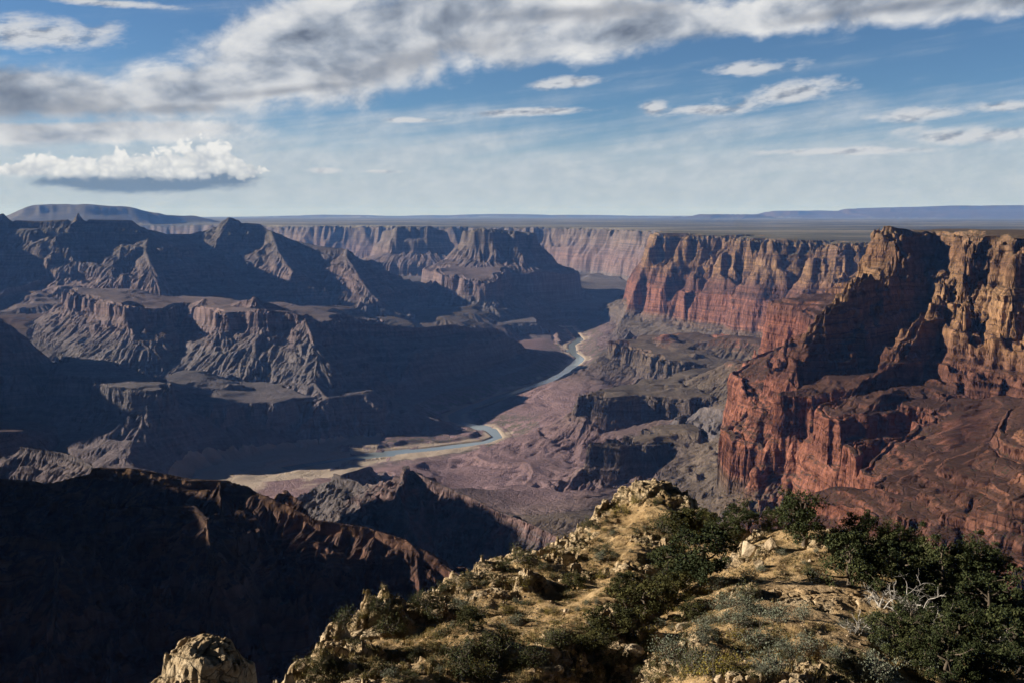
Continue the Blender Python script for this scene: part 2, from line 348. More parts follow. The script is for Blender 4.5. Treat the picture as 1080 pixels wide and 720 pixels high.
def build_grid():
    # azimuth columns (fine inside the view), range rows
    a_in = np.linspace(-31, 31, int(1450 * RES))
    a_l = -31 - np.cumsum(np.geomspace(.05, 1.2, int(100)))
    a_l = a_l[a_l > -86][::-1]
    a_r = 31 + np.cumsum(np.geomspace(.05, 1.2, 60)); a_r = a_r[a_r < 60]
    az = np.radians(np.concatenate([a_l, a_in, a_r])).astype(F32)
    r = np.concatenate([np.geomspace(330, 24000, int(3700 * RES)), np.geomspace(24100, 78000, int(170 * RES) + 20)]).astype(F32)
    R, A = np.meshgrid(r, az, indexing='ij')
    X = R * np.sin(A); Y = R * np.cos(A)
    H, LID = pmap(base_height, X, Y)
    for _k in range(2):
        B = (H[:, :-2] + 2 * H[:, 1:-1] + H[:, 2:]) / 4; B = (B[:-2] + 2 * B[1:-1] + B[2:]) / 4
        k = .55 * sstep(1200, 2000, R[1:-1, 1:-1]) + .45 * sstep(8500, 10500, R[1:-1, 1:-1]); H[1:-1, 1:-1] += k * (B - H[1:-1, 1:-1])
    print('base', round(time.time() - T0, 1), X.shape)
    # slope
    dr = np.gradient(r)[:, None].astype(F32); da = np.gradient(az)[None, :].astype(F32)
    def grad(H):
        gr = np.gradient(H, axis=0) / dr
        ga = np.gradient(H, axis=1) / (da * R)
        sA = np.sin(A); cA = np.cos(A)
        return gr * sA + ga * cA, gr * cA - ga * sA
    def blur(a, k):
        for ax in (0, 1):
            c = np.cumsum(a, axis=ax, dtype=np.float64)
            pad = [(0, 0), (0, 0)]; pad[ax] = (k + 1, k)
            cp = np.pad(c, pad, mode='edge')
            n = a.shape[ax]
            if ax == 0: a = ((cp[2 * k + 1:2 * k + 1 + n] - cp[:n]) / (2 * k + 1)).astype(F32)
            else: a = ((cp[:, 2 * k + 1:2 * k + 1 + n] - cp[:, :n]) / (2 * k + 1)).astype(F32)
        return a
    k = max(2, int(5 * RES))
    gx, gy = grad(blur(H, k))
    sl = np.sqrt(gx * gx + gy * gy) + F32(1e-5)
    # gullies at scales that follow the distance: amplitude in metres, spacing in metres
    def gul(X, Y, gx, gy, sl, R, H):
        s = np.minimum(sl, 1.0)
        ux = -gy / sl; uy = gx / sl
        tot = np.zeros(X.shape, F32)
        slope_ok = sstep(.12, .4, sl) * (1 - .95 * sstep(.9, 1.9, sl))
        low = sstep(-1000, -1200, H) 
        bx = np.zeros(X.shape, F32); by = np.zeros(X.shape, F32)
        for i, (L, Am, fr) in enumerate(((260, 30, 1.0), (120, 20, 1.15), (56, 10, 1.2), (26, 4.5, 1.2), (12, 2., 1.2))):
            px = X / F32(L); py = Y / F32(L)
            c, g = gully(px, py, ux * F32(fr) + bx, uy * F32(fr) + by, 900 + i)
            tot += F32(Am) * (np.abs(c) * F32(1.2) - F32(.95)) * slope_ok * s ** F32(.6) * sstep(.0022, .006, F32(L) / R) * (1 - sstep(.07, .16, F32(L) / R))
            bx += -g * uy * F32(-.45); by += g * ux * F32(.45)
        return tot
    G = pmap(gul, X, Y, gx, gy, sl, R, H)
    far_fade = 1 - sstep(22000, 26000, R)
    rd = pmap(lambda a, b: seg_dist(a, b, np.c_[RIV, np.zeros(len(RIV))], False, False)[0], X, Y)
    riv_fade = sstep(110, 420, rd)
    calm = np.where(np.isin(np.array([f['name'] for f in LF] + ['floor']), ['redwall', 'spur'])[LID] & (H > -620), F32(.45), F32(1))
    H2 = H + G * far_fade * riv_fade * calm
    names = np.array([f['name'] for f in LF] + ['floor'])
    strong = np.isin(names, ['redwall', 'promontory', 'spur'])
    def terr(X, Y, H, LID, R):
        s = strata_of(X, Y, H)
        st = strong[LID]
        soft = np.isin(names, ['ridge', 'shoulder', 'mesa'])[LID]
        w = np.where(soft, .12, .3).astype(F32)
        w = np.where(st, .85 * sstep(-520, -470, s) * (1 - sstep(-190, -150, s)) + .12, w).astype(F32)
        w = w * np.clip(fbm(X / 420, Y / 420, 2, 71) * .8 + .75, .1, 1) * (1 - sstep(9000, 15000, R)) * sstep(-1050, -950, s)
        T = F32(24)
        ph = s / T + F32(.35) * np.sin(s / F32(37)) + F32(.25) * perlin(X / 150, Y / 150, 72)
        f = ph - np.floor(ph)
        return H + T * w * (sstep(.5, .95, f) - f)
    H2 = pmap(terr, X, Y, H2, LID, R)
    gx, gy = grad(blur(H2, max(1, int(2 * RES))))
    print('gully', round(time.time() - T0, 1))
    return az, r, R, A, X, Y, H2, LID, rd, gx, gy

def resample(az, r, R, A, X, Y, H, LID, rd, gx, gy, nrow):
    """spread the rows of each column evenly over what the slopes show"""
    el = H / R
    step = np.abs(np.diff(el, axis=0)) * 1.0 + 0.10 * np.diff(np.log(R), axis=0) * np.clip(300 / R[1:] , .02, .4) + 1.1e-5
    # visible from anywhere near the viewpoint?  hidden ground keeps a thin share
    run = np.maximum.accumulate(el, axis=0)
    vis = .4 + .6 * sstep(-.012, -.002, el[1:] - run[1:])
    step = (step * vis).astype(np.float64)
    # smooth across columns so rows stay connected
    for kk in (24, 24):
        c = np.cumsum(np.pad(step, ((0, 0), (kk + 1, kk)), mode='edge'), axis=1)
        step = (c[:, 2 * kk + 1:] - c[:, :-2 * kk - 1]) / (2 * kk + 1)
    cum = np.vstack([np.zeros((1, step.shape[1])), np.cumsum(step, axis=0)])
    n, m = H.shape
    Rn = np.empty((nrow, m), F32); Hn = np.empty((nrow, m), F32); Ln = np.empty((nrow, m), np.int16); Dn = np.empty((nrow, m), F32)
    GX = np.empty((nrow, m), F32); GY = np.empty((nrow, m), F32)
    idx = np.arange(n, dtype=float)
    for j in range(m):
        t = np.linspace(0, cum[-1, j], nrow)
        q = np.interp(t, cum[:, j], idx)
        i0 = np.minimum(q.astype(int), n - 2); f = (q - i0).astype(F32)
        Rn[:, j] = R[i0, j] * (1 - f) + R[i0 + 1, j] * f
        Hn[:, j] = H[i0, j] * (1 - f) + H[i0 + 1, j] * f
        Dn[:, j] = rd[i0, j] * (1 - f) + rd[i0 + 1, j] * f
        GX[:, j] = gx[i0, j] * (1 - f) + gx[i0 + 1, j] * f
        GY[:, j] = gy[i0, j] * (1 - f) + gy[i0 + 1, j] * f
        Ln[:, j] = LID[np.rint(q).astype(int), j]
    An = np.broadcast_to(az[None, :], Rn.shape)
    Xn = Rn * np.sin(An); Yn = Rn * np.cos(An)
    def ledges(X, Y, Z, gx, gy, R):
        # harder and softer beds: the cliffs step in and out with height
        sl = np.sqrt(gx * gx + gy * gy) + F32(1e-5)
        s = strata_of(X, Y, Z)
        k = sstep(.45, 1.3, sl) * (1 - sstep(9000, 14000, R)) * sstep(700, 1500, R)
        lat = (X + Y) / F32(500)
        off = F32(7) * perlin(s / 34, lat, 81) + F32(4) * perlin(s / 14, lat * 2, 82) + F32(2.2) * perlin(s / 6, lat * 4, 83) \
            + F32(4) * fbm((X - Y) / 36, s / 70, 3, 84)
        off = off * k
        return X - gx / sl * off, Y - gy / sl * off
    Xn, Yn = pmap(ledges, Xn, Yn, Hn, GX, GY, Rn)
    return Xn, Yn, Hn, Ln, Dn, Rn
def grid_faces(n, m):
    i = np.arange((n - 1) * (m - 1)); rr = i // (m - 1); cc = i % (m - 1)
    a = rr * m + cc
    return np.stack([a, a + 1, a + m + 1, a + m], 1)

def mesh_from(name, V, Fq, attrs, mat, smooth=False):
    me = bpy.data.meshes.new(name)
    me.vertices.add(len(V)); me.vertices.foreach_set('co', np.ascontiguousarray(V, F32).ravel())
    nf = len(Fq); k = Fq.shape[1]
    me.loops.add(nf * k); me.loops.foreach_set('vertex_index', np.ascontiguousarray(Fq, np.int32).ravel())
    me.polygons.add(nf)
    me.polygons.foreach_set('loop_start', np.arange(0, nf * k, k, dtype=np.int32))
    me.polygons.foreach_set('loop_total', np.full(nf, k, np.int32))
    me.polygons.foreach_set('use_smooth', np.full(nf, smooth, bool))
    for an, av in attrs.items():
        at_ = me.attributes.new(an, 'FLOAT', 'POINT'); at_.data.foreach_set('value', np.ascontiguousarray(av, F32))
    me.update(calc_edges=True)
    if mat: me.materials.append(mat)
    o = bpy.data.objects.new(name, me); bpy.context.scene.collection.objects.link(o)
    return o
# ------------------------------------------------------------------ node helpers
class S:
    """a node socket with arithmetic"""
    def __init__(s, nt, sock): s.nt, s.k = nt, sock
    def _m(s, op, *o):
        n = s.nt.nodes.new('ShaderNodeMath'); n.operation = op
        for i, v in enumerate((s,) + o):
            if isinstance(v, S): s.nt.links.new(v.k, n.inputs[i])
            else: n.inputs[i].default_value = v
        return S(s.nt, n.outputs[0])
    def __add__(s, o): return s._m('ADD', o)
    __radd__ = __add__
    def __sub__(s, o): return s._m('SUBTRACT', o)
    def __rsub__(s, o): return (s * -1.0) + o
    def __mul__(s, o): return s._m('MULTIPLY', o)
    __rmul__ = __mul__
    def __truediv__(s, o): return s._m('DIVIDE', o)
    def max(s, o): return s._m('MAXIMUM', o)
    def min(s, o): return s._m('MINIMUM', o)
    def pow(s, o): return s._m('POWER', o)
    def abs(s): return s._m('ABSOLUTE')
    def sin(s): return s._m('SINE')
    def smooth(s, a, b, lo=0.0, hi=1.0):
        n = s.nt.nodes.new('ShaderNodeMapRange'); n.interpolation_type = 'SMOOTHSTEP'
        s.nt.links.new(s.k, n.inputs[0])
        for i, v in ((1, a), (2, b), (3, lo), (4, hi)): n.inputs[i].default_value = v
        return S(s.nt, n.outputs[0])
    def ramp(s, stops, interp='LINEAR'):
        n = s.nt.nodes.new('ShaderNodeValToRGB'); r = n.color_ramp; r.interpolation = interp
        while len(r.elements) < len(stops): r.elements.new(.5)
        for e, (p, c) in zip(r.elements, stops): e.position = p; e.color = (*c, 1)
        s.nt.links.new(s.k, n.inputs[0]); return S(s.nt, n.outputs[0])

def comb(nt, x, y, z=0.0):
    n = nt.nodes.new('ShaderNodeCombineXYZ')
    for i, v in enumerate((x, y, z)):
        if isinstance(v, S): nt.links.new(v.k, n.inputs[i])
        else: n.inputs[i].default_value = v
    return S(nt, n.outputs[0])

def noise(nt, vec, scale=1.0, detail=4.0, rough=.5, dim='3D', dist=0.0, color=False):
    n = nt.nodes.new('ShaderNodeTexNoise'); n.noise_dimensions = dim
    nt.links.new(vec.k, n.inputs['Vector'])
    n.inputs['Scale'].default_value = scale; n.inputs['Detail'].default_value = detail; n.inputs['Roughness'].default_value = rough; n.inputs['Distortion'].default_value = dist
    return S(nt, n.outputs[1 if color else 0])

def voronoi(nt, vec, scale=1.0, feature='F1', dim='3D', out=0, rand=1.0):
    n = nt.nodes.new('ShaderNodeTexVoronoi'); n.feature = feature; n.voronoi_dimensions = dim
    nt.links.new(vec.k, n.inputs['Vector']); n.inputs['Scale'].default_value = scale; n.inputs['Randomness'].default_value = rand
    return S(nt, n.outputs[out])

def vmul(nt, v, t):
    n = nt.nodes.new('ShaderNodeVectorMath'); n.operation = 'MULTIPLY'
    nt.links.new(v.k, n.inputs[0]); n.inputs[1].default_value = t
    return S(nt, n.outputs[0])

def mix(nt, f, a, b, mode='MIX'):
    n = nt.nodes.new('ShaderNodeMix'); n.data_type = 'RGBA'; n.blend_type = mode
    for i, v in ((0, f), (6, a), (7, b)):
        if isinstance(v, S): nt.links.new(v.k, n.inputs[i])
        elif i: n.inputs[i].default_value = (*v, 1)
        else: n.inputs[i].default_value = v
    return S(nt, n.outputs[2])

def scale_c(nt, c, f):
    n = nt.nodes.new('ShaderNodeVectorMath'); n.operation = 'SCALE'
    nt.links.new(c.k, n.inputs[0])
    if isinstance(f, S): nt.links.new(f.k, n.inputs['Scale'])
    else: n.inputs['Scale'].default_value = f
    return S(nt, n.outputs[0])

def new_mat(name, rough=.95, spec=.2):
    m = bpy.data.materials.new(name); m.use_nodes = True; nt = m.node_tree
    b = nt.nodes['Principled BSDF']; b.inputs['Roughness'].default_value = rough
    b.inputs['Specular IOR Level'].default_value = spec
    return m, nt, b

def position(nt):
    g = nt.nodes.new('ShaderNodeNewGeometry'); return S(nt, g.outputs['Position'])
def normal_z(nt):
    g = nt.nodes.new('ShaderNodeNewGeometry'); s = nt.nodes.new('ShaderNodeSeparateXYZ')
    nt.links.new(g.outputs['Normal'], s.inputs[0]); return S(nt, s.outputs[2])
def obj_coord(nt):
    g = nt.nodes.new('ShaderNodeTexCoord'); return S(nt, g.outputs['Object'])
def sep(nt, v):
    s = nt.nodes.new('ShaderNodeSeparateXYZ'); nt.links.new(v.k, s.inputs[0])
    return S(nt, s.outputs[0]), S(nt, s.outputs[1]), S(nt, s.outputs[2])
def attr(nt, name):
    a = nt.nodes.new('ShaderNodeAttribute'); a.attribute_name = name; return S(nt, a.outputs['Fac'])
def bump(nt, b, h, dist, strength=1.0):
    n = nt.nodes.new('ShaderNodeBump'); n.inputs['Distance'].default_value = dist; n.inputs['Strength'].default_value = strength
    nt.links.new(h.k, n.inputs['Height']); nt.links.new(n.outputs[0], b.inputs['Normal'])

# ------------------------------------------------------------------ canyon rock
def canyon_material():
    m, nt, b = new_mat('canyon_rock', 1.0, .1)
    pos = position(nt); x, y, z = sep(nt, pos); nz = normal_z(nt)
    st = attr(nt, 'strata')
    wob = noise(nt, pos, .004, 3, .5)
    s = st + (wob - .5) * 40
    t = (s + 1400) / 1500.0
    f = lambda v: (v + 1400) / 1500.0
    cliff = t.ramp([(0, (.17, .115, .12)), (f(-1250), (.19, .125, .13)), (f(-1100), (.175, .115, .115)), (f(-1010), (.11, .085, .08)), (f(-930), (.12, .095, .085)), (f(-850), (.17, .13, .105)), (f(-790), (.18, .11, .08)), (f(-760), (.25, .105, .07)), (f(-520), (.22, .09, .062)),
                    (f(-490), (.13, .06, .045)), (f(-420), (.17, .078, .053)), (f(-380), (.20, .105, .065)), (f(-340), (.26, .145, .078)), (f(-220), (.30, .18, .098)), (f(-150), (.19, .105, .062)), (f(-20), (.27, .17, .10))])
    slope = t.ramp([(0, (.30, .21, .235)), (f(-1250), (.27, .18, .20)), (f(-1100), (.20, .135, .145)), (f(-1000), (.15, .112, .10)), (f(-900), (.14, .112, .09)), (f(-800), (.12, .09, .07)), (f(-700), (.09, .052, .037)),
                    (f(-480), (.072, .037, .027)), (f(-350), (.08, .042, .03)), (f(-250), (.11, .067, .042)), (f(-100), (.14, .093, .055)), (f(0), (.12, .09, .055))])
    # thin beds
    zb = comb(nt, x * .0012, y * .0012, s * .055)
    bands = noise(nt, zb, 1.0, 5, .65)
    # varnish streaks that run down the faces
    vs = noise(nt, vmul(nt, pos, (.035, .035, .0035)), 1.0, 5, .6)
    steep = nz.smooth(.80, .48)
    big = noise(nt, pos, .0016, 4, .55)
    jv = voronoi(nt, vmul(nt, pos, (.042, .042, .019)), 1.0, 'DISTANCE_TO_EDGE')
    jv2 = voronoi(nt, vmul(nt, pos, (.012, .012, .006)), 1.0, 'DISTANCE_TO_EDGE')
    joint = jv.smooth(.0, .10) * .45 + jv2.smooth(.0, .07) * .35 + .2
    beds = noise(nt, comb(nt, x * .0012, y * .0012, s * .16), 1.0, 3, .6).smooth(.36, .44, .62, 1.0)
    cl = scale_c(nt, cliff, joint * .55 + .5)
    cl = scale_c(nt, cl, beds)
    cl = scale_c(nt, cl, bands.smooth(.32, .68, .6, 1.3) * vs.smooth(.3, .7, .6, 1.25))
    grit = noise(nt, pos, .045, 6, .7)
    sl = scale_c(nt, slope, grit.smooth(.3, .7, .72, 1.22) * bands.smooth(.3, .7, .85, 1.12))
    # brush on the gentler slopes: separate dark clumps
    v = voronoi(nt, pos, .085, 'F1')
    dots = v.smooth(.30, .16) * noise(nt, pos, .006, 3, .6).smooth(.42, .58) * nz.smooth(.55, .8) * s.smooth(-1000, -850)
    sl = mix(nt, dots * .8, sl, (.035, .04, .022))
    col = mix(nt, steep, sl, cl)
    col = scale_c(nt, col, big.smooth(.3, .7, .82, 1.15))
    # dust-covered, paler beds across the river; distance haze painted into the colour too
    mu = attr(nt, 'dust_haze')
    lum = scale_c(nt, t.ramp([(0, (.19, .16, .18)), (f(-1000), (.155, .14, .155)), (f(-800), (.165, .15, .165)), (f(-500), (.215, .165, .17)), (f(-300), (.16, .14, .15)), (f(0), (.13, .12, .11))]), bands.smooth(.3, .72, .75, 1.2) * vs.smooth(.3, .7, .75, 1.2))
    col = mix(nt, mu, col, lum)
    # river sand and the green strip on its banks
    sand = attr(nt, 'sand')
    col = mix(nt, sand.smooth(.35, .65), col, (.50, .41, .34))
    green = attr(nt, 'bank')
    col = mix(nt, (green * noise(nt, pos, .02, 4, .6).smooth(.4, .6) * (1.0 - sand.smooth(.35, .65) * .8)), col, (.075, .085, .045))
    # flat country beyond the rim
    pla = attr(nt, 'plain')
    pc = noise(nt, vmul(nt, pos, (.00022, .00045, 0)), 1.0, 7, .68)
    plc = pc.ramp([(.36, (.06, .06, .055)), (.5, (.15, .14, .105)), (.64, (.34, .30, .22))])
    col = mix(nt, pla * nz.smooth(.75, .93), col, plc)
    col = scale_c(nt, col, .69)
    nt.links.new(col.k, b.inputs['Base Color'])
    hgt = noise(nt, pos, .06, 8, .68) + bands * .5 + vs * .25 + joint * .45 + beds * .35
    bump(nt, b, hgt, 16.0, .55)
    return m

# ------------------------------------------------------------------ sky
SUN_EL, SUN_BACK = 19.0, -9.0     # sun height; degrees behind the left-hand side
def cloud_sky(nt, sky, strength):
    tc = nt.nodes.new('ShaderNodeTexCoord'); d = S(nt, tc.outputs['Generated'])
    x, y, z = sep(nt, d)
    az = x._m('ARCTAN2', y) * (180 / math.pi)
    el = z._m('ARCSINE') * (180 / math.pi)
    def deg(px, py):
        X, Y, Z = ray(px, py); return math.degrees(math.atan2(X, Y)), math.degrees(math.asin(Z / math.sqrt(X * X + Y * Y + Z * Z)))
    def blob(px, py, w, h, tilt=0):
        """1 in the middle of an ellipse, 0 on its edge (pixels only set its bearing)"""
        a, e = deg(px, py); k = math.degrees(1 / FPX)
        ct, sn = math.cos(math.radians(tilt)), math.sin(math.radians(tilt))
        u = az - a; v = el - e
        p = (u * ct + v * sn) / (w * k); q = (v * ct - u * sn) / (h * k)
        return 1.0 - (p * p + q * q).pow(.5)
    def union(lst):
        r = blob(*lst[0])
        for l in lst[1:]: r = r.max(blob(*l))
        return r
    K = lambda *c: tuple(v * .475 / strength for v in c)
    lit = K(.63, .65, .68); mid = K(.36, .405, .475); drk = K(.15, .18, .24)
    # drifting co-ordinates: streaks lie along the wind
    ct, sn = math.cos(math.radians(7)), math.sin(math.radians(7))
    wa = az * ct + el * sn; we = (el * ct - az * sn)
    P_ = comb(nt, wa, we * 1.6, 0.0)
    warp = noise(nt, P_, .11, 2, .5, color=True)
    def madd(v, k, base):
        q = nt.nodes.new('ShaderNodeVectorMath'); q.operation = 'MULTIPLY_ADD'
        nt.links.new(v.k, q.inputs[0]); q.inputs[1].default_value = (k, k, 0); nt.links.new(base.k, q.inputs[2]); return S(nt, q.outputs[0])
    Pw = madd(warp, 3.4, P_)
    n1 = noise(nt, Pw, .17, 9, .58)
    sh = nt.nodes.new('ShaderNodeVectorMath'); sh.operation = 'ADD'; nt.links.new(Pw.k, sh.inputs[0]); sh.inputs[1].default_value = (-1.2, 1.8, 0)
    n2 = noise(nt, S(nt, sh.outputs[0]), .17, 4, .5)
    fine = noise(nt, Pw, .7, 7, .64)
    bil = voronoi(nt, Pw, .42, 'SMOOTH_F1', '2D'); bil2 = voronoi(nt, Pw, 1.1, 'SMOOTH_F1', '2D')
    puffy = (.45 - bil) * .7 + (.4 - bil2) * .45
    streak = noise(nt, comb(nt, wa * .06, we * .75, 3.0), 1.0, 6, .6)
    # high thin veil, thicker towards the horizon
    fz = el.smooth(.5, 8.5, 1.0, 0.0)
    veil = ((streak - .5) * 1.7 + (n1 - .5) * 1.1 + fz * 1.05 - .02).smooth(.0, 1.0) * el.smooth(16, 8)
    vcol = mix(nt, fine.smooth(.3, .7), K(.43, .50, .57), K(.61, .65, .69))
    col = mix(nt, veil * .88, sky, vcol)
    low = el.smooth(6, .2) * .6
    col = mix(nt, low, col, K(.47, .54, .60))
    # broad bank of stratocumulus
    B = union([(30, 100, 200, 30, 0), (230, 92, 190, 34, 8), (370, 56, 230, 56, 12), (470, 24, 260, 56, 8), (300, 40, 130, 40, 20), (640, 34, 230, 30, 7), (820, 14, 230, 24, 5), (1010, 4, 190, 20, 2), (100, 140, 200, 14, 3)])
    dens = B * 1.15 + (n1 - .5) * 1.4 + (fine - .5) * .6 + puffy * .35
    al = dens.smooth(-.02, .62)
    shade = (n1 - n2) * 2.4 + .62 - (dens - .4).max(0.0) * .36 + (fine - .5) * .5 + puffy * .32
    cb = shade.ramp([(.0, drk), (.34, mid), (.62, lit), (.95, K(.80, .80, .80))])
    dk = union([(40, 116, 175, 27, 2), (180, 116, 90, 9, 3), (440, 62, 150, 20, 14), (600, 14, 190, 13, 2), (300, 96, 120, 8, 8), (930, 10, 150, 10, 4)])
    cb = mix(nt, (dk + (n2 - .5) * 1.5 + (fine - .5) * .6 - puffy * .4).smooth(-.05, .9) * .6, cb, drk)
    col = mix(nt, al * .97, col, cb)
    # small separate clouds, drawn out along the wind
    B2 = union([(45, 36, 80, 18, 3), (592, 88, 52, 7, 5), (797, 73, 56, 9, 3), (825, 100, 76, 14, 9), (740, 116, 60, 7, 0), (690, 114, 22, 9, 0), (972, 121, 56, 9, 2), (1020, 143, 90, 12, 0), (345, 180, 24, 4, 0), (400, 181, 34, 3, 0), (1060, 112, 50, 7, 0), (430, 127, 40, 4, 0), (560, 118, 110, 5, 2), (890, 160, 130, 5, 0), (120, 4, 70, 5, 0)])
    n3 = noise(nt, comb(nt, wa, we * 2.6, 5.0), .55, 7, .6)
    d2 = B2 + (n3 - .5) * 1.7
    c2 = ((n3 - noise(nt, comb(nt, wa + .35, we * 2.6 - .7, 5.0), .55, 3, .5)) * 2.4 + .6 - d2 * .12).ramp([(.1, K(.27, .31, .38)), (.55, lit)])
    col = mix(nt, d2.smooth(.0, .75) * .92, col, c2)
    # heaped cumulus with a flat shaded base
    k = math.degrees(1 / FPX); e0 = deg(140, 190)[1]
    vp = madd(noise(nt, comb(nt, az, el * 1.1, 2.0), 1.3, 3, .5, color=True), .9, comb(nt, az, el * 1.15, 0))
    vor = voronoi(nt, vp, 1.0, 'SMOOTH_F1', '2D'); vor2 = voronoi(nt, vp, 2.7, 'SMOOTH_F1', '2D')
    bs = union([(165, 193, 110, 12, 1), (95, 192, 60, 8, 0), (225, 188, 52, 10, 0)]) + (n3 - .5) * 1.1 + (fine - .5) * .5
    col = mix(nt, bs.smooth(-.05, .5) * .85, col, K(.12, .19, .29))
    U = union([(22, 182, 20, 10), (48, 178, 28, 13), (84, 178, 30, 13), (122, 178, 24, 19), (152, 177, 30, 16), (184, 176, 30, 17), (212, 170, 28, 21), (232, 171, 26, 18), (254, 180, 22, 9)])
    lump = (.42 - vor) * .75 + (.36 - vor2) * .6 + (n3 - .5) * .7
    puff = U * 1.1 + lump
    top = puff.smooth(.0, .30) * (el + (n3 - .5) * .7).smooth(e0 - .15, e0 + .35)
    hh = (el - e0) / (30 * k)
    pl_ = (lump * .62 + hh * .42 + .30 - (az - deg(140, 0)[0]) * .012).ramp([(.05, K(.30, .36, .44)), (.4, K(.60, .63, .66)), (.75, K(.84, .84, .83))])
    col = mix(nt, top, col, pl_)
    # unseen sky overhead and behind dimmed to deepen the shade below
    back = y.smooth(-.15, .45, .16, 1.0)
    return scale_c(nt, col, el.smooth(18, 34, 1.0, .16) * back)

def make_world(strength=.07):
    w = bpy.data.worlds.new('World'); bpy.context.scene.world = w; w.use_nodes = True
    nt = w.node_tree; bg = nt.nodes['Background']
    sk = nt.nodes.new('ShaderNodeTexSky'); sk.sky_type = 'NISHITA'; sk.sun_disc = False
    sk.sun_elevation = math.radians(SUN_EL)
    sk.sun_rotation = math.radians(-90 - SUN_BACK)
    sk.altitude = 2200; sk.air_density = 1.0; sk.dust_density = .3; sk.ozone_density = 2.5
    tint = nt.nodes.new('ShaderNodeVectorMath'); tint.operation = 'MULTIPLY'; nt.links.new(sk.outputs[0], tint.inputs[0]); tint.inputs[1].default_value = (.56, .71, .84)
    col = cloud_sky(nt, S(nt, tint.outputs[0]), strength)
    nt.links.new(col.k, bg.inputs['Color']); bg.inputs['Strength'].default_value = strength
    return w
# ------------------------------------------------------------------ the near hill
FGE = [(296, 740, 45), (312, 715, 48), (330, 700, 52), (345, 686, 55), (365, 664, 60), (380, 655, 61), (400, 638, 65), (420, 632, 68), (440, 631, 70), (470, 616, 75), (505, 601, 81), (545, 589, 88), (575, 573, 96), (595, 562, 101), (625, 548, 106), (648, 533, 110), (660, 521, 113), (676, 514, 115), (695, 512, 115), (712, 516, 113),
       (724, 532, 106), (734, 546, 102), (748, 549, 99), (770, 545, 98), (800, 551, 96), (840, 556, 96), (880, 561, 94), (930, 575, 90), (980, 592, 88), (1020, 612, 86), (1060, 632, 82), (1085, 650, 78), (1130, 700, 66), (1170, 760, 54), (1170, 950, 34), (330, 950, 28)]
FGI = [(420, 680, 57), (480, 660, 63), (540, 640, 69), (560, 610, 79), (620, 600, 83), (650, 570, 94), (690, 540, 104), (720, 575, 90), (680, 620, 75), (600, 660, 63), (520, 700, 52), (600, 710, 50), (700, 680, 56), (640, 640, 69),
       (790, 578, 84), (830, 570, 87), (800, 610, 72), (760, 620, 69), (850, 600, 74), (880, 640, 60), (820, 650, 58), (740, 660, 59), (780, 700, 49), (890, 700, 48), (840, 725, 45), (900, 580, 84), (950, 600, 82), (1000, 630, 76), (1000, 690, 60), (960, 660, 62), (1050, 680, 66), (930, 700, 52), (1040, 715, 58)]
FGP = P(FGE); FGQ = np.vstack([P(FGE), P(FGI)])
_q = FGQ[:, :2] / 10.
_d = np.sqrt(((_q[:, None] - _q[None]) ** 2).sum(-1) + .3)
_A = np.block([[_d, np.ones((len(_q), 1))], [np.ones((1, len(_q))), np.zeros((1, 1))]])
_A[np.arange(len(_q)), np.arange(len(_q))] -= .6
FGW = np.linalg.solve(_A, np.append(FGQ[:, 2], 0))
KNOB = at(212, 690, 39.5)
OUTC = [(at(682, 520, 110), 3.4, 1.1), (at(402, 650, 63.5), 2.0, 1.3), (at(690, 560, 96), 2.6, .8), (at(655, 665, 62), 2.2, 1.1), (at(350, 695, 54), 1.6, .9), (at(705, 690, 54), 2.6, .9), (at(660, 700, 52), 2.0, .8), (at(470, 640, 68), 2.0, .8), (at(540, 620, 77), 2.2, .7), (at(790, 575, 84), 2.2, .5)]
CLEAR = [(at(860, 612, 70), 5.0), (at(845, 640, 60), 3.0), (at(900, 660, 54), 2.0)]
GULLY = [at(735, 560, 98), at(715, 600, 82), at(690, 650, 65), at(650, 720, 48)]

def cells(x, y, seed):
    """broken blocks: a random level for each block and the distance to the joint beside it"""
    fx = np.floor(x); fy = np.floor(y); ix = fx.astype(np.int32); iy = fy.astype(np.int32)
    d1 = np.full(x.shape, 9, F32); d2 = np.full(x.shape, 9, F32); rv = np.zeros(x.shape, F32)
    for i in (-1, 0, 1):
        for j in (-1, 0, 1):
            h = _hash(ix + i, iy + j, seed)
            qx = fx + i + (h & np.uint32(1023)).astype(F32) / F32(1023) - x; qy = fy + j + ((h >> np.uint32(10)) & np.uint32(1023)).astype(F32) / F32(1023) - y
            d = qx * qx + qy * qy; r_ = (h >> np.uint32(20)).astype(F32) / F32(4095)
            # every block's top leans its own way
            lean = r_ + qx * (((h >> np.uint32(5)) & np.uint32(255)).astype(F32) / F32(255) - F32(.5)) * F32(.9) + qy * (((h >> np.uint32(15)) & np.uint32(255)).astype(F32) / F32(255) - F32(.5)) * F32(.9)
            m = d < d1
            d2 = np.where(m, d1, np.minimum(d2, d)); rv = np.where(m, lean, rv); d1 = np.where(m, d, d1)
    return rv, np.sqrt(d2) - np.sqrt(d1)

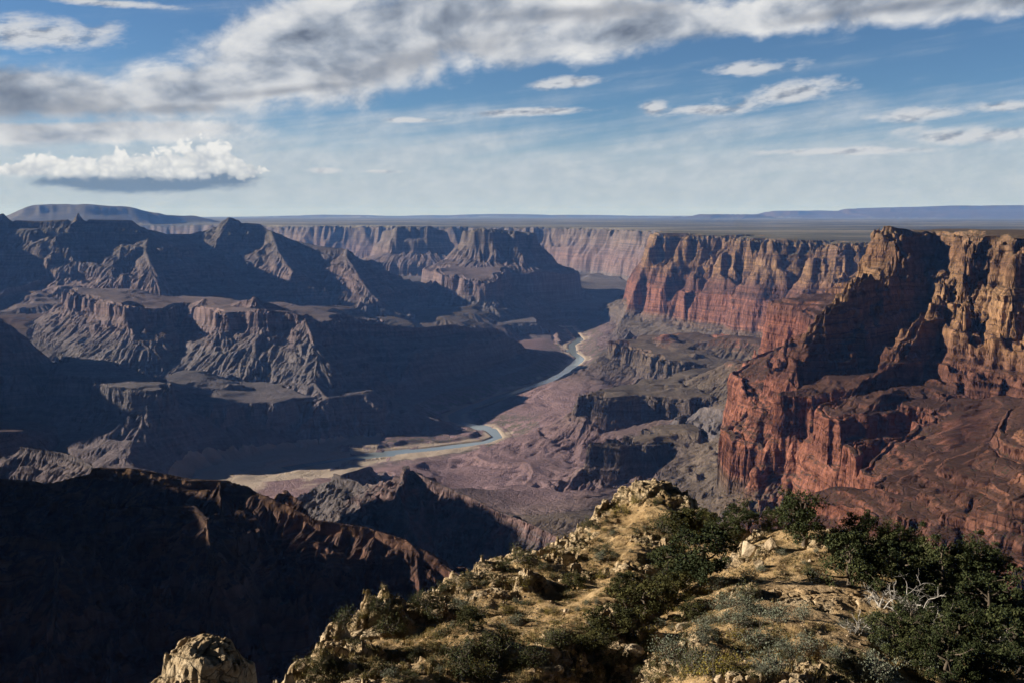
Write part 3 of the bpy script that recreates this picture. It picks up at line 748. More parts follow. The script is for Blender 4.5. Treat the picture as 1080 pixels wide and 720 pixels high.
def fg_height(x, y):
    z = np.full(x.shape, F32(FGW[-1]))
    for (qx, qy), w in zip(_q, FGW[:-1]):
        z += F32(w) * np.sqrt((x * F32(.1) - F32(qx)) ** 2 + (y * F32(.1) - F32(qy)) ** 2 + F32(.3))
    d, zt = seg_dist(x, y, FGP, True)
    ins = inside(x, y, FGP)
    sd = np.where(ins, -d, d)
    sd = sd + 1.3 * (np.abs(perlin(x / 5.2, y / 5.2, 301)) * 2 - .6) + .5 * (np.abs(perlin(x / 1.9, y / 1.9, 302)) * 2 - .6)
    z = np.where(ins, z, zt)
    clear = np.zeros(x.shape, F32)
    for c, rr in CLEAR:
        clear = np.maximum(clear, np.exp(-(((x - c[0]) ** 2 + (y - c[1]) ** 2) / rr ** 2)))
    gd, _ = seg_dist(x, y, np.array(GULLY), False, False)
    z = z - 1.6 * np.exp(-(gd / 3.2) ** 2).astype(F32)
    rock = np.zeros(x.shape, F32)
    for c, rr, hh in OUTC:
        e = np.exp(-(((x - c[0]) ** 2 + (y - c[1]) ** 2) / rr ** 2) ** 1.5)
        z = z + F32(hh) * e; rock = np.maximum(rock, e)
    # bluff along the edge
    rock = np.maximum(rock, sstep(-3.2, -.5, sd)) 
    patch = fbm(x / 9, y / 9, 3, 311)
    rock = np.clip(np.maximum(rock, sstep(.18, .5, patch)) * (1 - .9 * clear), 0, 1)
    z = z + (1.5 * fbm(x / 13, y / 13, 2, 312) + .5 * fbm(x / 4.2, y / 4.2, 3, 313)) * (1 - .85 * clear)
    wx = x + .35 * fbm(x / 1.4, y / 1.4, 2, 5); wy = y + .35 * fbm(x / 1.4, y / 1.4, 2, 6)
    r1, e1 = cells(wx / 2.7, wy / 2.1, 331); r2, e2 = cells(wx / 1.05, wy / .85, 332); r3, e3 = cells(wx / .42, wy / .36, 333)
    blocks = .95 * (r1 - .45) + .45 * (r2 - .5) + .16 * (r3 - .5) - .55 * sstep(.14, 0, e1) - .28 * sstep(.14, 0, e2) - .08 * sstep(.15, 0, e3)
    z = z + rock * (1.0 * blocks + .12 * fbm(x * 2.2, y * 2.2, 3, 315))
    z = z + .035 * fbm(x * 1.6, y * 1.6, 4, 316)
    drop = np.interp(sd, [-1e3, 0, .8, 1.4, 3.5, 4.2, 9, 11, 40, 400], [0, 0, -.8, -2.6, -5, -9, -20, -30, -110, -600]).astype(F32)
    z = z + drop
    # beds in the rock
    T = F32(.85); ph = z / T + F32(.4) * perlin(x / 6, y / 6, 317); f = ph - np.floor(ph)
    z = z + T * (.75 * rock) * (sstep(.35, .95, f) - f)
    # lone outcrop beside the hill
    kd = np.sqrt((x - KNOB[0]) ** 2 + ((y - KNOB[1]) * .8) ** 2)
    kw = kd + .45 * (np.abs(perlin(x / 1.5, y / 1.5, 321)) * 2 - .5) + .2 * fbm(x * 1.7, y * 1.7, 2, 322)
    kz = KNOB[2] + .45 + np.interp(kw, [0, .7, 1.2, 1.5, 1.9, 2.2, 6, 60, 400], [.25, .05, -.35, -1.1, -1.5, -3.4, -14, -160, -1100]) + .3 * blocks + .08 * fbm(x * 4, y * 4, 3, 323)
    z = np.maximum(z, kz.astype(F32))
    rock = np.where(kz >= z - 1e-3, 1, rock)
    return z.astype(F32), rock.astype(F32), clear.astype(F32), sd.astype(F32)

def madd3(nt, v, k, base):
    q = nt.nodes.new('ShaderNodeVectorMath'); q.operation = 'MULTIPLY_ADD'
    nt.links.new(v.k, q.inputs[0]); q.inputs[1].default_value = (k, k, k); nt.links.new(base.k, q.inputs[2]); return S(nt, q.outputs[0])

def rock_soil_material():
    m, nt, b = new_mat('limestone_soil', 1.0, .1)
    pos = position(nt); nz = normal_z(nt)
    rk = attr(nt, 'rock'); cl = attr(nt, 'bare')
    n1 = noise(nt, pos, .55, 6, .65); n2 = noise(nt, pos, 3.2, 5, .7); n3 = noise(nt, vmul(nt, pos, (.5, .5, 2.6)), 1.0, 5, .65)
    soil = n1.ramp([(.3, (.18, .115, .06)), (.5, (.35, .235, .115)), (.72, (.50, .36, .20))])
    soil = mix(nt, cl, soil, n1.ramp([(.35, (.33, .225, .125)), (.65, (.43, .31, .18))]))
    stone = n3.ramp([(.28, (.13, .09, .055)), (.46, (.40, .295, .175)), (.72, (.64, .52, .36))])
    stone = mix(nt, noise(nt, pos, 1.1, 5, .7).smooth(.52, .68) * .7, stone, (.11, .085, .06))
    peb = voronoi(nt, pos, 5.5, 'F1')
    soil = mix(nt, peb.smooth(.26, .2) * noise(nt, pos, .8, 3).smooth(.45, .6) * .8, soil, (.50, .41, .29))
    ck = voronoi(nt, madd3(nt, noise(nt, pos, 1.3, 4, .6, color=True), .7, vmul(nt, pos, (1, 1, 1.7))), 1.05, 'DISTANCE_TO_EDGE')
    crack = ck.smooth(.0, .055)
    stone = scale_c(nt, stone, crack * .6 + .4)
    f = (rk + (n2 - .5) * .8).smooth(.3, .62).max(nz.smooth(.72, .5))
    col = mix(nt, f, soil, stone)
    # litter and low dry growth
    col = mix(nt, (1.0 - cl) * noise(nt, pos, .9, 5, .7).smooth(.52, .66) * (1.0 - f) * .75, col, (.10, .075, .035))
    nt.links.new(scale_c(nt, col, .92).k, b.inputs['Base Color'])
    bump(nt, b, noise(nt, pos, 2.4, 9, .7) + n3 * .5 + crack * f * .35, .28, .9)
    return m

def build_hill():
    az = np.radians(np.linspace(-25, 37, int(1000 * RES) + 60)).astype(F32)
    r = np.concatenate([np.geomspace(27, 125, int(1150 * RES) + 60), np.geomspace(126, 330, 60)]).astype(F32)
    R, A = np.meshgrid(r, az, indexing='ij')
    X = R * np.sin(A); Y = R * np.cos(A)
    Z, rock, clear, sd = pmap(fg_height, X, Y)
    o = mesh_from('hill_ground', np.stack([X, Y, Z], -1).reshape(-1, 3), grid_faces(*X.shape), dict(rock=rock.ravel(), bare=clear.ravel()), rock_soil_material(), True)
    o['kind'] = 'structure'
    # table for quick look-ups
    global FGT
    FGT = (az, r, Z, rock, clear, sd)
    print('hill', round(time.time() - T0, 1))

def fg_lookup(x, y, k=2):
    az, r, *T = FGT
    a = math.atan2(x, y); rr = math.hypot(x, y)
    j = int(np.clip(np.searchsorted(az, a), 0, len(az) - 1)); i = int(np.clip(np.searchsorted(r, rr), 0, len(r) - 1))
    return float(T[k - 2][i, j])

def hit(px, py):
    """where the line of sight meets the near hill"""
    X, Y, Zr = ray(px, py); az, r, Z = FGT[:3]
    a = math.atan2(X, Y); j = int(np.clip(np.searchsorted(az, a), 0, len(az) - 1))
    h = r * (Zr / math.hypot(X, Y))
    below = np.nonzero(h < Z[:, j])[0]
    if not len(below): return None
    i = below[0]
    return (r[i] * math.sin(a), r[i] * math.cos(a), float(Z[i, j]))

# ------------------------------------------------------------------ plants and stones
def leaves(rng, C, size, asp, up=0.0):
    """small leaf faces at the points C"""
    n = len(C)
    a = rng.normal(size=(n, 3)); a[:, 2] += up; a /= np.linalg.norm(a, axis=1)[:, None]
    b = np.cross(a, rng.normal(size=(n, 3))); b /= np.linalg.norm(b, axis=1)[:, None]
    s = (size * rng.uniform(.6, 1.4, n))[:, None]
    p0 = C - a * s * .5; p1 = C + b * s * asp * .5; p2 = C + a * s * .5; p3 = C - b * s * asp * .5
    V = np.stack([p0, p1, p2, p3], 1).reshape(-1, 3)
    return V, np.arange(n * 4).reshape(n, 4)

def tube(pts, rad, k=6):
    pts = np.array(pts, float); n = len(pts)
    t = np.gradient(pts, axis=0); t /= np.linalg.norm(t, axis=1)[:, None] + 1e-9
    u = np.cross(t, [.31, .87, .2]); u /= np.linalg.norm(u, axis=1)[:, None] + 1e-9
    v = np.cross(t, u); ang = np.linspace(0, 2 * math.pi, k, endpoint=False)
    rad = np.asarray(rad)[:, None, None]
    V = pts[:, None] + rad * (np.cos(ang)[None, :, None] * u[:, None] + np.sin(ang)[None, :, None] * v[:, None])
    F = []
    for i in range(n - 1):
        for j in range(k):
            F.append((i * k + j, i * k + (j + 1) % k, (i + 1) * k + (j + 1) % k, (i + 1) * k + j))
    return V.reshape(-1, 3), np.array(F)

def joinm(parts):
    V, F, o = [], [], 0
    for v, f in parts:
        V.append(v); F.append(f + o); o += len(v)
    return np.vstack(V), np.vstack(F)

def mesh_only(name, V, Fq, mat, tint=None, smooth=False):
    o = mesh_from(name, V, Fq, {} if tint is None else {'tint': tint}, mat, smooth)
    return o

def leaf_material(name, stops, rough=.85, trans=.15):
    m, nt, b = new_mat(name, rough, .15)
    t = attr(nt, 'tint')
    oi = nt.nodes.new('ShaderNodeObjectInfo'); rnd = S(nt, oi.outputs['Random'])
    nt.links.new(scale_c(nt, (t * .65 + rnd * .35).ramp(stops), .85).k, b.inputs['Base Color'])
    return m

def bark_material(name, a, c):
    m, nt, b = new_mat(name, 1, .1)
    p = obj_coord(nt)
    nt.links.new(noise(nt, vmul(nt, p, (9, 9, 1.6)), 1.0, 6, .65).ramp([(.3, a), (.7, c)]).k, b.inputs['Base Color'])
    bump(nt, b, noise(nt, vmul(nt, p, (14, 14, 2)), 1.0, 6), .05, .8)
    return m

def branch(rng, p, d, L, r, depth, out, tips, droop=0.0, kink=.35):
    n = 6; pts = [np.array(p, float)]; d = np.array(d, float)
    for i in range(n):
        d = d + rng.normal(size=3) * kink * .4; d[2] -= droop * .1; d /= np.linalg.norm(d)
        pts.append(pts[-1] + d * L / n)
    out.append(tube(pts, np.linspace(r, r * .45, n + 1), 6 if r > .02 else 4))
    tips.append(pts[-1])
    if depth:
        for q in range(rng.integers(2, 5)):
            i = rng.integers(2, n + 1)
            e = d + rng.normal(size=3) * .75; e /= np.linalg.norm(e)
            branch(rng, pts[i], e, L * rng.uniform(.45, .75), r * .55, depth - 1, out, tips, droop, kink)

def make_juniper(seed, mats, wide=1.0):
    """about 1 unit wide crown on a short twisted trunk; returns (trunk mesh object, crown mesh object)"""
    rng = np.random.default_rng(seed)
    out, tips = [], []
    H = .78 / wide ** .4
    trunk = [(0, 0, -.08), (.02, .01, .1), (-.015, .02, .24), (.02, -.01, .42), (0, 0, .6 * H / .78)]
    out.append(tube(np.array(trunk) + np.r_[[[0, 0, 0]] * 5] * 0, [.055, .045, .036, .026, .012], 8))
    cl = []
    for i in range(11):
        z = rng.uniform(.08, .55) * H / .78; an = rng.uniform(0, 2 * math.pi)
        L = rng.uniform(.2, .42)
        d = (math.cos(an), math.sin(an), rng.uniform(.15, .8))
        b0 = len(tips)
        branch(rng, (0, 0, z), d, L, .018, 1, out, tips)
    # crown: uneven lumps round the limb ends
    C = [np.array(t) for t in tips]
    for i in range(26):
        an = rng.uniform(0, 2 * math.pi); ra = math.sqrt(rng.uniform(0, 1)) * .44; zz = rng.uniform(.12, 1.0)
        prof = math.sqrt(max(.0, 1 - (zz * 1.05 - .38) ** 2 / .55))
        C.append(np.array((math.cos(an) * ra * prof, math.sin(an) * ra * prof, zz * H)))
    P_ = []; tint = []
    for c in C:
        rr = rng.uniform(.055, .115); n = int(rng.uniform(70, 130))
        q = rng.normal(size=(n, 3)); q /= np.linalg.norm(q, axis=1)[:, None]
        q *= (rng.uniform(.25, 1, n) ** .5)[:, None] * rr * np.array([1, 1, .85])
        P_.append(c + q); tint.append(np.clip(rng.uniform(.2, .8) + rng.normal(size=n) * .14, 0, 1))
    P_ = np.vstack(P_); tint = np.concatenate(tint)
    ok = P_[:, 2] > .03; P_ = P_[ok]; tint = tint[ok]
    V, Fq = leaves(rng, P_, .034, .5, .5)
    crown = mesh_only('crown', V, Fq, mats[1], np.repeat(tint, 4))
    V, Fq = joinm(out)
    return mesh_only('trunk', V, Fq, mats[0], None, True), crown

def make_shrub(seed, mats, n=900, leaf=.05, tall=.62, open_=.5, asp=.4):
    rng = np.random.default_rng(seed)
    out, tips = [], []
    nb = 16
    for i in range(nb):
        an = rng.uniform(0, 2 * math.pi); t = rng.uniform(.1, 1)
        d = (math.cos(an) * t, math.sin(an) * t, rng.uniform(.5, 1.1))
        branch(rng, (0, 0, -.03), d, rng.uniform(.3, .52), .011, 1, out, tips, .3)
    C = np.array(tips); C[:, 2] = np.clip(C[:, 2], .04, None)
    C = C * np.array([1.05, 1.05, tall / max(C[:, 2].max(), .01)])
    m = np.abs(C[:, :2]).max(); C[:, :2] *= .47 / m
    k = rng.integers(0, len(C), n)
    P_ = C[k] + rng.normal(size=(n, 3)) * np.array([.055, .055, .05]) * (1 + open_)
    # twigs carry leaves down to the ground
    P_[:, 2] = np.abs(P_[:, 2]) * rng.uniform(.35, 1, n) ** .5
    tint = np.clip(.5 + .3 * np.sin(k * 2.4) + rng.normal(size=n) * .15, 0, 1)
    V, Fq = leaves(rng, P_, leaf, asp, .8)
    fol = mesh_only('foliage', V, Fq, mats[1], np.repeat(tint, 4))
    V, Fq = joinm(out)
    return mesh_only('stem', V, Fq, mats[0], None, True), fol

def make_dead(seed, mat):
    rng = np.random.default_rng(seed); out, tips = [], []
    for i in range(6):
        an = rng.uniform(0, 2 * math.pi); t = rng.uniform(.1, .7)
        branch(rng, (rng.normal() * .03, rng.normal() * .03, -.04), (math.cos(an) * t, math.sin(an) * t, 1), rng.uniform(.35, .6), .02, 3, out, tips, .0, .5)
    V, Fq = joinm(out)
    return mesh_only('branches', V, Fq, mat, None, True)

def make_boulder(seed, mat):
    import bmesh
    bm = bmesh.new(); bmesh.ops.create_icosphere(bm, subdivisions=4, radius=.5)
    rng = np.random.default_rng(seed)
    V = np.array([v.co[:] for v in bm.verts])
    # cut by random planes, then roughen
    for i in range(16):
        nrm = rng.normal(size=3); nrm[2] *= .8; nrm /= np.linalg.norm(nrm); h = rng.uniform(.27, .44)
        dd = V @ nrm - h; V = V - np.where(dd > 0, dd, 0)[:, None] * nrm
    s = 1 + .10 * fbm(V[:, 0] * 3 + seed, V[:, 1] * 3 + V[:, 2] * 2, 4, seed)[:, None]
    V = V * s * np.array([1, rng.uniform(.7, .95), rng.uniform(.5, .8)])
    Fq = np.array([[v.index for v in f.verts] for f in bm.faces]); bm.free()
    return mesh_only('boulder', V, Fq, mat, None, False)

def thing(name, loc, label, cat, group, parts, size, rotz, zs=1.0, first=False):
    e = bpy.data.objects.new(name, None); bpy.context.scene.collection.objects.link(e)
    e.empty_display_size = .2
    e.location = loc; e.rotation_euler = (0, 0, rotz); e.scale = (size, size, size * zs)
    tag(e, label, cat, group)
    for p in parts:
        c = p if first else p.copy()
        if not first: bpy.context.scene.collection.objects.link(c)
        c.parent = e
    return e

def build_plants():
    rng = random.Random(5)
    jm = leaf_material('juniper_leaf', [(.1, (.018, .026, .010)), (.5, (.042, .054, .019)), (.9, (.105, .11, .042))])
    om = leaf_material('oak_leaf', [(.1, (.028, .033, .012)), (.5, (.07, .07, .022)), (.9, (.145, .13, .042))])
    sm = leaf_material('sage_leaf', [(.1, (.085, .10, .07)), (.5, (.155, .175, .125)), (.9, (.25, .265, .195))])
    gm = leaf_material('brush_leaf', [(.1, (.035, .045, .018)), (.5, (.065, .075, .028)), (.9, (.12, .12, .045))])
    ym = leaf_material('yellow_leaf', [(.1, (.14, .12, .025)), (.5, (.23, .19, .04)), (.9, (.34, .27, .06))])
    bk = bark_material('juniper_bark', (.05, .04, .03), (.15, .12, .09)); tw = bark_material('twig_bark', (.09, .075, .06), (.2, .17, .14))
    dd = bark_material('dead_wood', (.20, .185, .165), (.46, .43, .39))
    JP = [make_juniper(10 + i, (bk, jm), w) for i, w in enumerate((1.0, 1.25, .9, 1.1))]
    OP = [make_juniper(20 + i, (bk, om), w) for i, w in enumerate((1.3, 1.15))]
    SP = [make_shrub(30 + i, (tw, sm), 1000, .055) for i in range(4)]
    GP = [make_shrub(40 + i, (tw, gm), 1000, .05, .6, .3) for i in range(3)]
    YP = [make_shrub(50 + i, (tw, ym), 900, .05, .55, .3) for i in range(2)]
    DP = [make_dead(60 + i, dd) for i in range(3)]
    used = set()
    def put(kind, plist, px, py, wpx, label, cat, group=None, zs=1.0, sink=.02):
        h = hit(px, py)
        if h is None: print('miss', kind, px, py); return None
        D = math.hypot(h[0], h[1]); size = wpx * D / FPX * 1.0
        k = rng.randrange(len(plist)); parts = plist[k]
        parts = parts if isinstance(parts, tuple) else (parts,)
        first = id(parts[0]) not in used; used.add(id(parts[0]))
        return thing(kind, (h[0], h[1], h[2] - sink * size), label, cat, group, parts, size, rng.uniform(0, 6.28), zs, first)
    G_J = 'junipers on the near hill'
    for px, py, w, zs, lab in [
        (848, 574, 66, 1.1, 'tall dark juniper standing on the crest just beyond the bare dirt clearing'),
        (812, 560, 34, .9, 'small juniper on the crest left of the tallest juniper'),
        (742, 612, 92, .85, 'broad spreading juniper left of the pale stones above the dirt clearing'),
        (705, 606, 60, .75, 'low dark juniper at the foot of the shaded golden outcrop'),
        (778, 562, 52, .75, 'juniper on the crest between the golden outcrop and the pale stones'),
        (762, 578, 50, .9, 'juniper crowding behind the broad spreading juniper'),
        (896, 618, 78, 1.05, 'big dark juniper at the right edge of the dirt clearing'),
        (905, 580, 56, 1.0, 'juniper on the crest behind the big dark juniper by the clearing'),
        (948, 625, 76, 1.0, 'dark juniper behind the bleached dead shrubs'),
        (950, 596, 52, 1.0, 'juniper on the far slope edge above the thicket of junipers'),
        (992, 640, 74, 1.0, 'dark juniper in the thicket right of the bleached dead shrubs'),
        (1000, 610, 50, .9, 'juniper at the brink in front of the red canyon slope'),
        (1040, 668, 76, 1.0, 'juniper at the right border below the red canyon slope'),
        (1046, 640, 44, .8, 'small juniper at the brink nearest the right border'),
        (1068, 700, 80, 1.0, 'large shadowed juniper in the lower right corner'),
        (1010, 690, 66, .9, 'shadowed juniper between the corner juniper and the dead shrubs'),
        (960, 672, 58, .8, 'low juniper right beside the bleached dead shrubs'),
        (575, 572, 20, 1.2, 'lone small juniper at the rim of the golden slope'),
        (1040, 722, 70, .8, 'juniper cut by the lower border near the right corner'),
    ]:
        put('juniper_tree', JP, px, py, w, lab, 'tree', G_J, zs)
    n = 0
    for i in range(400):
        if n >= 16: break
        px = rng.uniform(925, 1085); py = rng.uniform(600, 719)
        if hit(px, py) is None or px < 900 + (720 - py) * .25: continue
        n += 1
        put('juniper_tree', JP, px, py, rng.uniform(38, 62), 'shadowed juniper of the dense thicket filling the lower right slope', 'tree', 'junipers of the lower right thicket', rng.uniform(.75, 1.05))
    for px, py, w, zs, lab in [
        (680, 652, 74, .8, 'wide olive scrub oak filling the gully middle'),
        (648, 672, 66, .7, 'olive scrub oak on the left bank of the gully'),
        (628, 690, 52, .7, 'scrub oak low on the slope left of the gully'),
        (712, 632, 60, .75, 'olive scrub oak at the head of the gully'),
        (660, 628, 48, .7, 'small scrub oak above the gully'),
        (494, 664, 44, .75, 'dark round scrub oak alone on the golden slope'),
        (730, 655, 40, .7, 'scrub oak between the gully and the grey sagebrush'),
        (716, 566, 52, .8, 'scrub oak in the shaded notch right of the golden outcrop'),
        (740, 566, 50, .8, 'scrub oak between the golden outcrop and the crest junipers'),
        (606, 622, 34, .7, 'scrub oak in the middle of the golden slope'),
    ]:
        put('scrub_oak', OP, px, py, w, lab, 'tree', 'scrub oaks in the gully', zs)
    for px, py, w, zs, lab in [
        (930, 640, 46, 1.1, 'bleached dead shrub with bare forked branches beside the clearing'),
        (962, 655, 60, .9, 'wide bleached dead shrub against the dark junipers'),
        (905, 668, 40, 1.0, 'small grey dead shrub below the dirt clearing'),
        (985, 672, 44, .9, 'grey dead shrub nearest the corner junipers'),
        (1048, 690, 36, 1.0, 'pale dead shrub among the shadowed corner junipers'),
        (760, 600, 24, .8, 'little dead shrub against the broad juniper'),
    ]:
        put('dead_shrub', DP, px, py, w, lab, 'dead shrub', None, zs)
    for px, py, w, lab in [
        (752, 712, 50, 'yellow-green rabbitbrush at the lower border below the sagebrush'),
        (776, 704, 34, 'smaller yellow-green rabbitbrush beside the larger one at the border'),
        (655, 540, 22, 'yellow bush on top of the golden outcrop'),
        (672, 530, 20, 'golden bush at the tip of the golden outcrop'),
    ]:
        put('rabbitbrush', YP, px, py, w, lab, 'shrub')
    G_S = 'grey-green sagebrush on the near hill'
    for px, py, w, lab in [
        (759, 620, 26, 'round sagebrush at the upper left of the dirt clearing'), (790, 612, 20, 'sagebrush on the edge of the dirt clearing below the pale stones'), (765, 640, 24, 'sagebrush second down the left side of the clearing'),
        (783, 636, 22, 'sagebrush touching the dirt clearing from the left'), (782, 658, 26, 'sagebrush below the middle of the clearing'), (800, 646, 22, 'sagebrush jutting into the lower clearing'), (820, 655, 30, 'broad sagebrush at the foot of the clearing'),
        (765, 655, 22, 'sagebrush in a pair left of the lower clearing'), (846, 652, 22, 'sagebrush at the lower right of the clearing'), (800, 678, 34, 'large pale sagebrush near the lower border'), (828, 690, 28, 'pale sagebrush right of the large pale sagebrush'),
        (850, 690, 26, 'sagebrush at the lower border left of the dead shrubs'), (742, 672, 24, 'sagebrush between the scrub oaks and the large pale sagebrush'), (880, 694, 24, 'sagebrush under the small grey dead shrub'), (808, 710, 40, 'biggest pale sagebrush at the lower border'),
        (640, 706, 32, 'pale sagebrush low in the gully'), (705, 700, 34, 'pale sagebrush right of the gully mouth'), (730, 698, 28, 'sagebrush left of the yellow-green rabbitbrush')]:
        put('sagebrush', SP, px, py, w * 1.3, lab, 'shrub', G_S)
    for px, py, w, lab in [
        (548, 592, 34, 'dark green bush on the skyline of the golden slope'), (532, 600, 24, 'dark bush left of the skyline bush'), (400, 644, 26, 'dark bush at the brink of the left bluff'), (440, 634, 20, 'dark bush on the brink above the black ravine'),
        (340, 700, 18, 'dark bush at the foot of the left bluff'), (470, 622, 20, 'green bush on the brink left of the skyline bushes'), (590, 566, 18, 'bush on the brink right of the lone small juniper'), (620, 556, 20, 'bush on the brink below the golden outcrop'),
        (512, 716, 36, 'dark bush at the lower border of the golden slope'), (560, 700, 44, 'olive bush low on the golden slope'), (588, 680, 36, 'olive bush in the middle of the lower slope'), (700, 560, 40, 'dark bush in the shade of the golden outcrop'), (722, 572, 46, 'dark bush in the shaded notch right of the golden outcrop')]:
        put('brush_bush', GP, px, py, w, lab, 'shrub', 'dark bushes on the near hill')
    # the many small ones, sown over the hill
    n = 0
    for i in range(14000):
        if n >= 330: break
        px = rng.uniform(320, 1075); py = rng.uniform(530, 718)
        h = hit(px, py)
        if h is None or math.hypot(h[0], h[1]) > 118: continue
        cl = fg_lookup(h[0], h[1], 4); sd = fg_lookup(h[0], h[1], 5); rk = fg_lookup(h[0], h[1], 3)
        if cl > .35 or sd > .3: continue
        if rk > .75 and rng.random() < .7: continue
        if px > 760 and rng.random() < .45: continue
        w = min(.58 * rng.paretovariate(2.0), 2.2) * FPX / math.hypot(h[0], h[1])
        right = px > 730 + (720 - py) * .2
        if right and rng.random() < .75:
            put('sagebrush', SP, px, py, w, 'small grey-green sagebrush among stones on the right half of the hill', 'shrub', 'small sagebrush on the right half of the hill')
        elif rng.random() < .25:
            put('rabbitbrush', YP, px, py, w * .7, 'small straw-yellow bush on the near hill', 'shrub', 'small straw-yellow bushes')
        elif rng.random() < .35:
            put('sagebrush', SP, px, py, w * .8, 'small grey-green sagebrush on the golden slope', 'shrub', 'small sagebrush on the golden slope')
        else:
            put('brush_bush', GP, px, py, w, 'small dark green bush on the near hill', 'shrub', 'small dark bushes')
        n += 1
    # stones
    bmat, nt, b = new_mat('boulder_stone', 1, .1)
    p = position(nt); oi = nt.nodes.new('ShaderNodeObjectInfo')
    c = (noise(nt, p, 2.2, 7, .7) * .8 + S(nt, oi.outputs['Random']) * .2).ramp([(.3, (.14, .10, .065)), (.5, (.36, .275, .18)), (.7, (.56, .46, .33))])
    nt.links.new(scale_c(nt, c, .92).k, b.inputs['Base Color']); bump(nt, b, noise(nt, p, 6, 8, .7), .08, .8)
    BP = [make_boulder(70 + i, bmat) for i in range(6)]
    for px, py, w, lab in [(790, 584, 26, 'pale flat boulder at the top of the dirt clearing'), (812, 578, 20, 'pale boulder beside the tallest juniper'), (802, 596, 16, 'small pale boulder on the step above the clearing'), (702, 597, 15, 'white boulder between the golden outcrop and the broad juniper'),
                            (690, 676, 26, 'pale boulder on the rim of the gully'), (720, 662, 20, 'pale boulder right of the gully scrub oaks'), (462, 650, 18, 'pale boulder above the dark round scrub oak'), (668, 690, 28, 'pale boulder in the gully mouth')]:
        put('boulder', BP, px, py, w, lab, 'boulder', None, 1, -.1)
    n = 0
    for i in range(6000):
        if n >= 120: break
        px = rng.uniform(312, 1000); py = rng.uniform(540, 720)
        h = hit(px, py)
        if h is None or math.hypot(h[0], h[1]) > 116: continue
        if fg_lookup(h[0], h[1], 4) > .5 or fg_lookup(h[0], h[1], 5) > .5: continue
        if fg_lookup(h[0], h[1], 3) < .25 and rng.random() < .6: continue
        w = min(.16 * rng.paretovariate(1.5), .9) * FPX / math.hypot(h[0], h[1])
        put('boulder', BP, px, py, w, 'small tan stone lying on the near hill', 'boulder', 'small tan stones on the near hill', 1, -.08); n += 1
    for lst in (JP, OP, SP, GP, YP, DP, BP):
        for q in lst:
            for p_ in (q if isinstance(q, tuple) else (q,)):
                if p_.parent is None: bpy.data.objects.remove(p_)
    # dry grass and gravel: nobody could count these
    r2 = np.random.default_rng(9)
    C, T, GC = [], [], []
    for i in range(9000):
        px = rng.uniform(312, 1075); py = rng.uniform(515, 720); h = hit(px, py)
        if h is None or math.hypot(h[0], h[1]) > 118: continue
        cl = fg_lookup(h[0], h[1], 4); sd = fg_lookup(h[0], h[1], 5)
        if sd > .4: continue
        if rng.random() < .45 and cl < .35 and perlin(np.array([h[0] / 4]), np.array([h[1] / 4]), 55)[0] > -.1: C.append(h)
        else: GC.append(h)
    C = np.array(C); k = 16
    base = np.repeat(C, k, 0) + np.c_[r2.normal(size=(len(C) * k, 2)) * .09, np.zeros(len(C) * k)]
    n = len(base); L = r2.uniform(.12, .34, n); an = r2.uniform(0, 6.28, n); ln = r2.uniform(.1, .7, n)
    tip = base + np.c_[np.cos(an) * ln * L, np.sin(an) * ln * L, L]
    sd_ = np.c_[-np.sin(an), np.cos(an), np.zeros(n)] * .012
    V = np.stack([base - sd_ - [0, 0, .05], base + sd_ - [0, 0, .05], tip], 1).reshape(-1, 3)
    grm = leaf_material('dry_grass_blade', [(.1, (.22, .16, .06)), (.5, (.36, .27, .11)), (.9, (.50, .40, .19))])
    o = mesh_only('dry_grass', V, np.arange(n * 3).reshape(n, 3), grm, np.repeat(r2.uniform(0, 1, n), 3)); o['kind'] = 'stuff'
    # low brush that covers the ground between the bushes
    C2 = []
    for i in range(16000):
        px = rng.uniform(312, 1000); py = rng.uniform(515, 720); h = hit(px, py)
        if h is None or math.hypot(h[0], h[1]) > 118: continue
        if fg_lookup(h[0], h[1], 4) > .3 or fg_lookup(h[0], h[1], 5) > .3: continue
        if perlin(np.array([h[0] / 3.1]), np.array([h[1] / 3.1]), 58)[0] < -.02: continue
        C2.append(h)
    C2 = np.array(C2); k = 34; n = len(C2) * k
    rad = np.repeat(r2.uniform(.10, .30, len(C2)), k)
    q = r2.normal(size=(n, 3)); q /= np.linalg.norm(q, axis=1)[:, None]; q[:, 2] = np.abs(q[:, 2]) * .8
    V, Fq = leaves(r2, np.repeat(C2, k, 0) + q * (rad * r2.uniform(.3, 1, n) ** .5)[:, None], .07, .4, .6)
    um = leaf_material('low_brush_leaf', [(.1, (.05, .05, .022)), (.5, (.11, .10, .045)), (.9, (.20, .18, .085))])
    o = mesh_only('undergrowth', V, Fq, um, np.repeat(np.clip(np.repeat(r2.uniform(0, 1, len(C2)), k) + r2.normal(size=n) * .15, 0, 1), 4)); o['kind'] = 'stuff'
    GC = np.array(GC); GC = np.repeat(GC, 3, 0); n = len(GC)
    GC[:, :2] += r2.normal(size=(n, 2)) * .35
    for q in range(n): GC[q, 2] = fg_lookup(GC[q, 0], GC[q, 1], 2)
    s = (.035 * (1 + r2.pareto(2.2, n))).clip(0, .17)
    oct_ = np.array([(1, 0, 0), (0, 1, 0), (-1, 0, 0), (0, -1, 0), (0, 0, .7), (0, 0, -.7)], float); of = np.array([(0, 1, 4), (1, 2, 4), (2, 3, 4), (3, 0, 4), (1, 0, 5), (2, 1, 5), (3, 2, 5), (0, 3, 5)])
    an = r2.uniform(0, 6.28, n); ca, sa = np.cos(an), np.sin(an)
    pts = oct_[None] * r2.uniform(.6, 1.2, (n, 6, 1)) 
    V = np.stack([pts[..., 0] * ca[:, None] - pts[..., 1] * sa[:, None], pts[..., 0] * sa[:, None] + pts[..., 1] * ca[:, None], pts[..., 2]], -1) * s[:, None, None] + GC[:, None]
